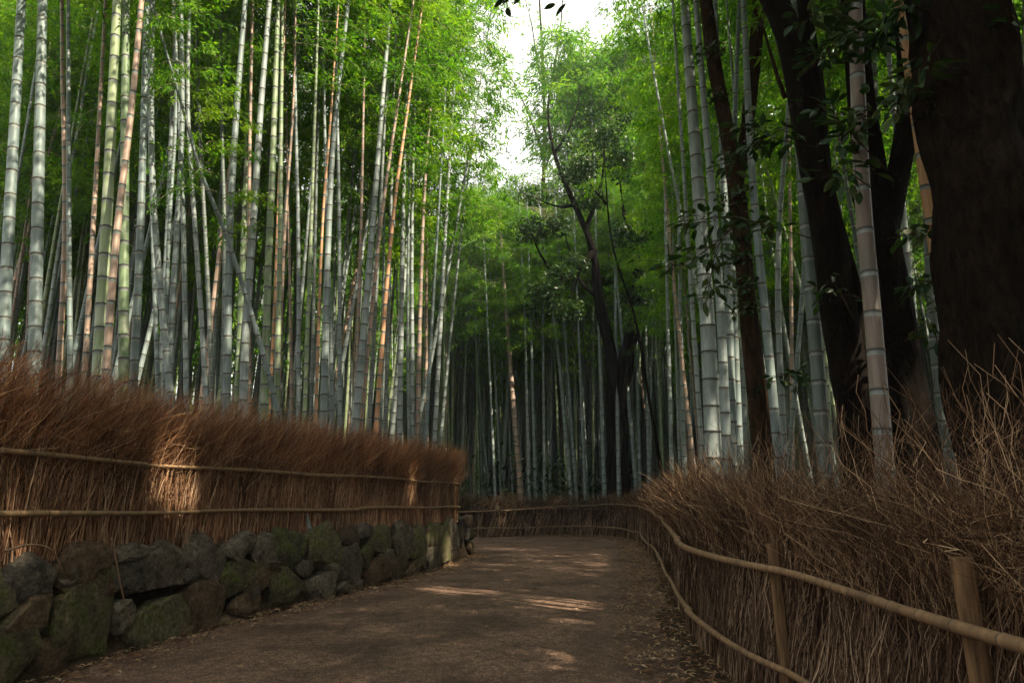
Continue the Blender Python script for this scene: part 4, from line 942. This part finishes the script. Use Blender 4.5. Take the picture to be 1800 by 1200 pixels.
# dry stems trailing over the stone wall
for i, (pl, lab) in enumerate([([(196,945),(203,980),(212,1030),(222,1068),(232,1098)], 'long pale dry stem trailing down the stone wall at left'), ([(8,968),(50,955),(85,960),(100,978),(110,1004)], 'pale curved dry root lying on top of the stone wall at the left edge')]):
    P = []
    for x, y in pl:
        h = wall_hit(x, y); r_ = ray(x, y); p = h[1]; P.append(p-r_/np.linalg.norm(r_)*.24)
    P = np.array(P); V, q, caps = curve_tube(smooth_line(P, 24), np.linspace(.011, .006, 24), 6)
    tag(link('dry_stem', mesh_np('dry_stem', V-P[0], [q, np.array([caps[0]]), np.array([caps[1]])], [STICKR], smooth=True), None, tuple(P[0])), lab, 'dry stem')

# ------------------------------------------------------------------ leaf litter
def litter():
    r = np.random.default_rng(4); pts = []; sz = []
    def near_line(Pl, n, lo, hi, smax, sg):
        s, T, Nn = polyframe(Pl); sv = r.uniform(0, smax, n); o_ = sg*(lo+(hi-lo)*r.uniform(0, 1, n)**1.8)
        return np.stack([np.interp(sv, s, Pl[:, 0])+np.interp(sv, s, Nn[:, 0])*o_, np.interp(sv, s, Pl[:, 1])+np.interp(sv, s, Nn[:, 1])*o_], 1)
    a = near_line(FE, 12000, -.1, .95, RT*.8, 1); b_ = near_line(WALLF, 5200, -.1, .55, sA[iend]+2, -1)
    c = np.stack([r.uniform(-5, 4, 1300), 3+27*r.uniform(0, 1, 1300)**.8], 1)
    P = np.concatenate([a, b_, c]); dl = seg_info(WALLF[::3], P)[0]; dr = seg_info(FEN[::3], P)[0]; P = P[(dl < .1) & (dr > -.15)]
    n = len(P); z = np.full(n, .045); Cn = np.c_[P, z]; a_ = r.uniform(0, 6.28, n); Dv = np.stack([np.cos(a_), np.sin(a_), r.normal(0, .15, n)], 1)
    V, q = leaves(Cn, Dv, np.tile([0, 0, 1.], (n, 1))+r.normal(0, .25, (n, 3)), r.uniform(.035, .10, n), r.uniform(.012, .026, n), -.25)
    tag(link('leaf_litter', mesh_np('leaf_litter', V, q, [LITTER])), 'dry fallen leaves scattered on the path and heaped along its edges', 'fallen leaves', kind='stuff')
    # forest floor litter
    P = np.stack([r.uniform(-14, 14, 30000), r.uniform(2, 38, 30000)], 1); dl = seg_info(WALLF[::3], P)[0]; dr = seg_info(FEN[::3], P)[0]; P = P[((dl > .5) | (dr < -.3)) & (np.abs(P[:, 0]) < .85*P[:, 1]+1)]
    n = len(P); z = ground_z(P[:, 0], P[:, 1])+.03; a_ = r.uniform(0, 6.28, n)
    V, q = leaves(np.c_[P, z], np.stack([np.cos(a_), np.sin(a_), r.normal(.1, .25, n)], 1), np.tile([0, 0, 1.], (n, 1))+r.normal(0, .4, (n, 3)), r.uniform(.08, .16, n), r.uniform(.03, .05, n), -.2)
    tag(link('forest_litter', mesh_np('forest_litter', V, q, [LITTER])), 'dead leaves covering the ground under the bamboo', 'dead leaves', kind='stuff')
litter()
bpy.context.view_layer.update()

# thin air haze between the stems
import bmesh
bm = bmesh.new(); bmesh.ops.create_cube(bm, size=1); hm = bpy.data.meshes.new('haze'); bm.to_mesh(hm); bm.free()
hz = link('haze', hm); hz.scale = (900, 900, 46); hz.location = (0, 0, 20.5)
m = bpy.data.materials.new('haze'); m.use_nodes = True; n = m.node_tree; n.nodes.clear()
o_ = n.nodes.new('ShaderNodeOutputMaterial'); v_ = n.nodes.new('ShaderNodeVolumePrincipled'); v_.inputs['Density'].default_value = .0008
v_.inputs['Color'].default_value = (.80, .92, .95, 1); v_.inputs['Anisotropy'].default_value = .2
n.links.new(v_.outputs[0], o_.inputs['Volume']); hm.materials.append(m)
tag(hz, 'pale thin haze between the far stems', 'haze', kind='stuff')
cy.volume_bounces = 0

for o in C.objects:
    if o.name.split('.')[0] in ('sticks', 'brush', 'stray_twigs'): o['kind'] = 'stuff'
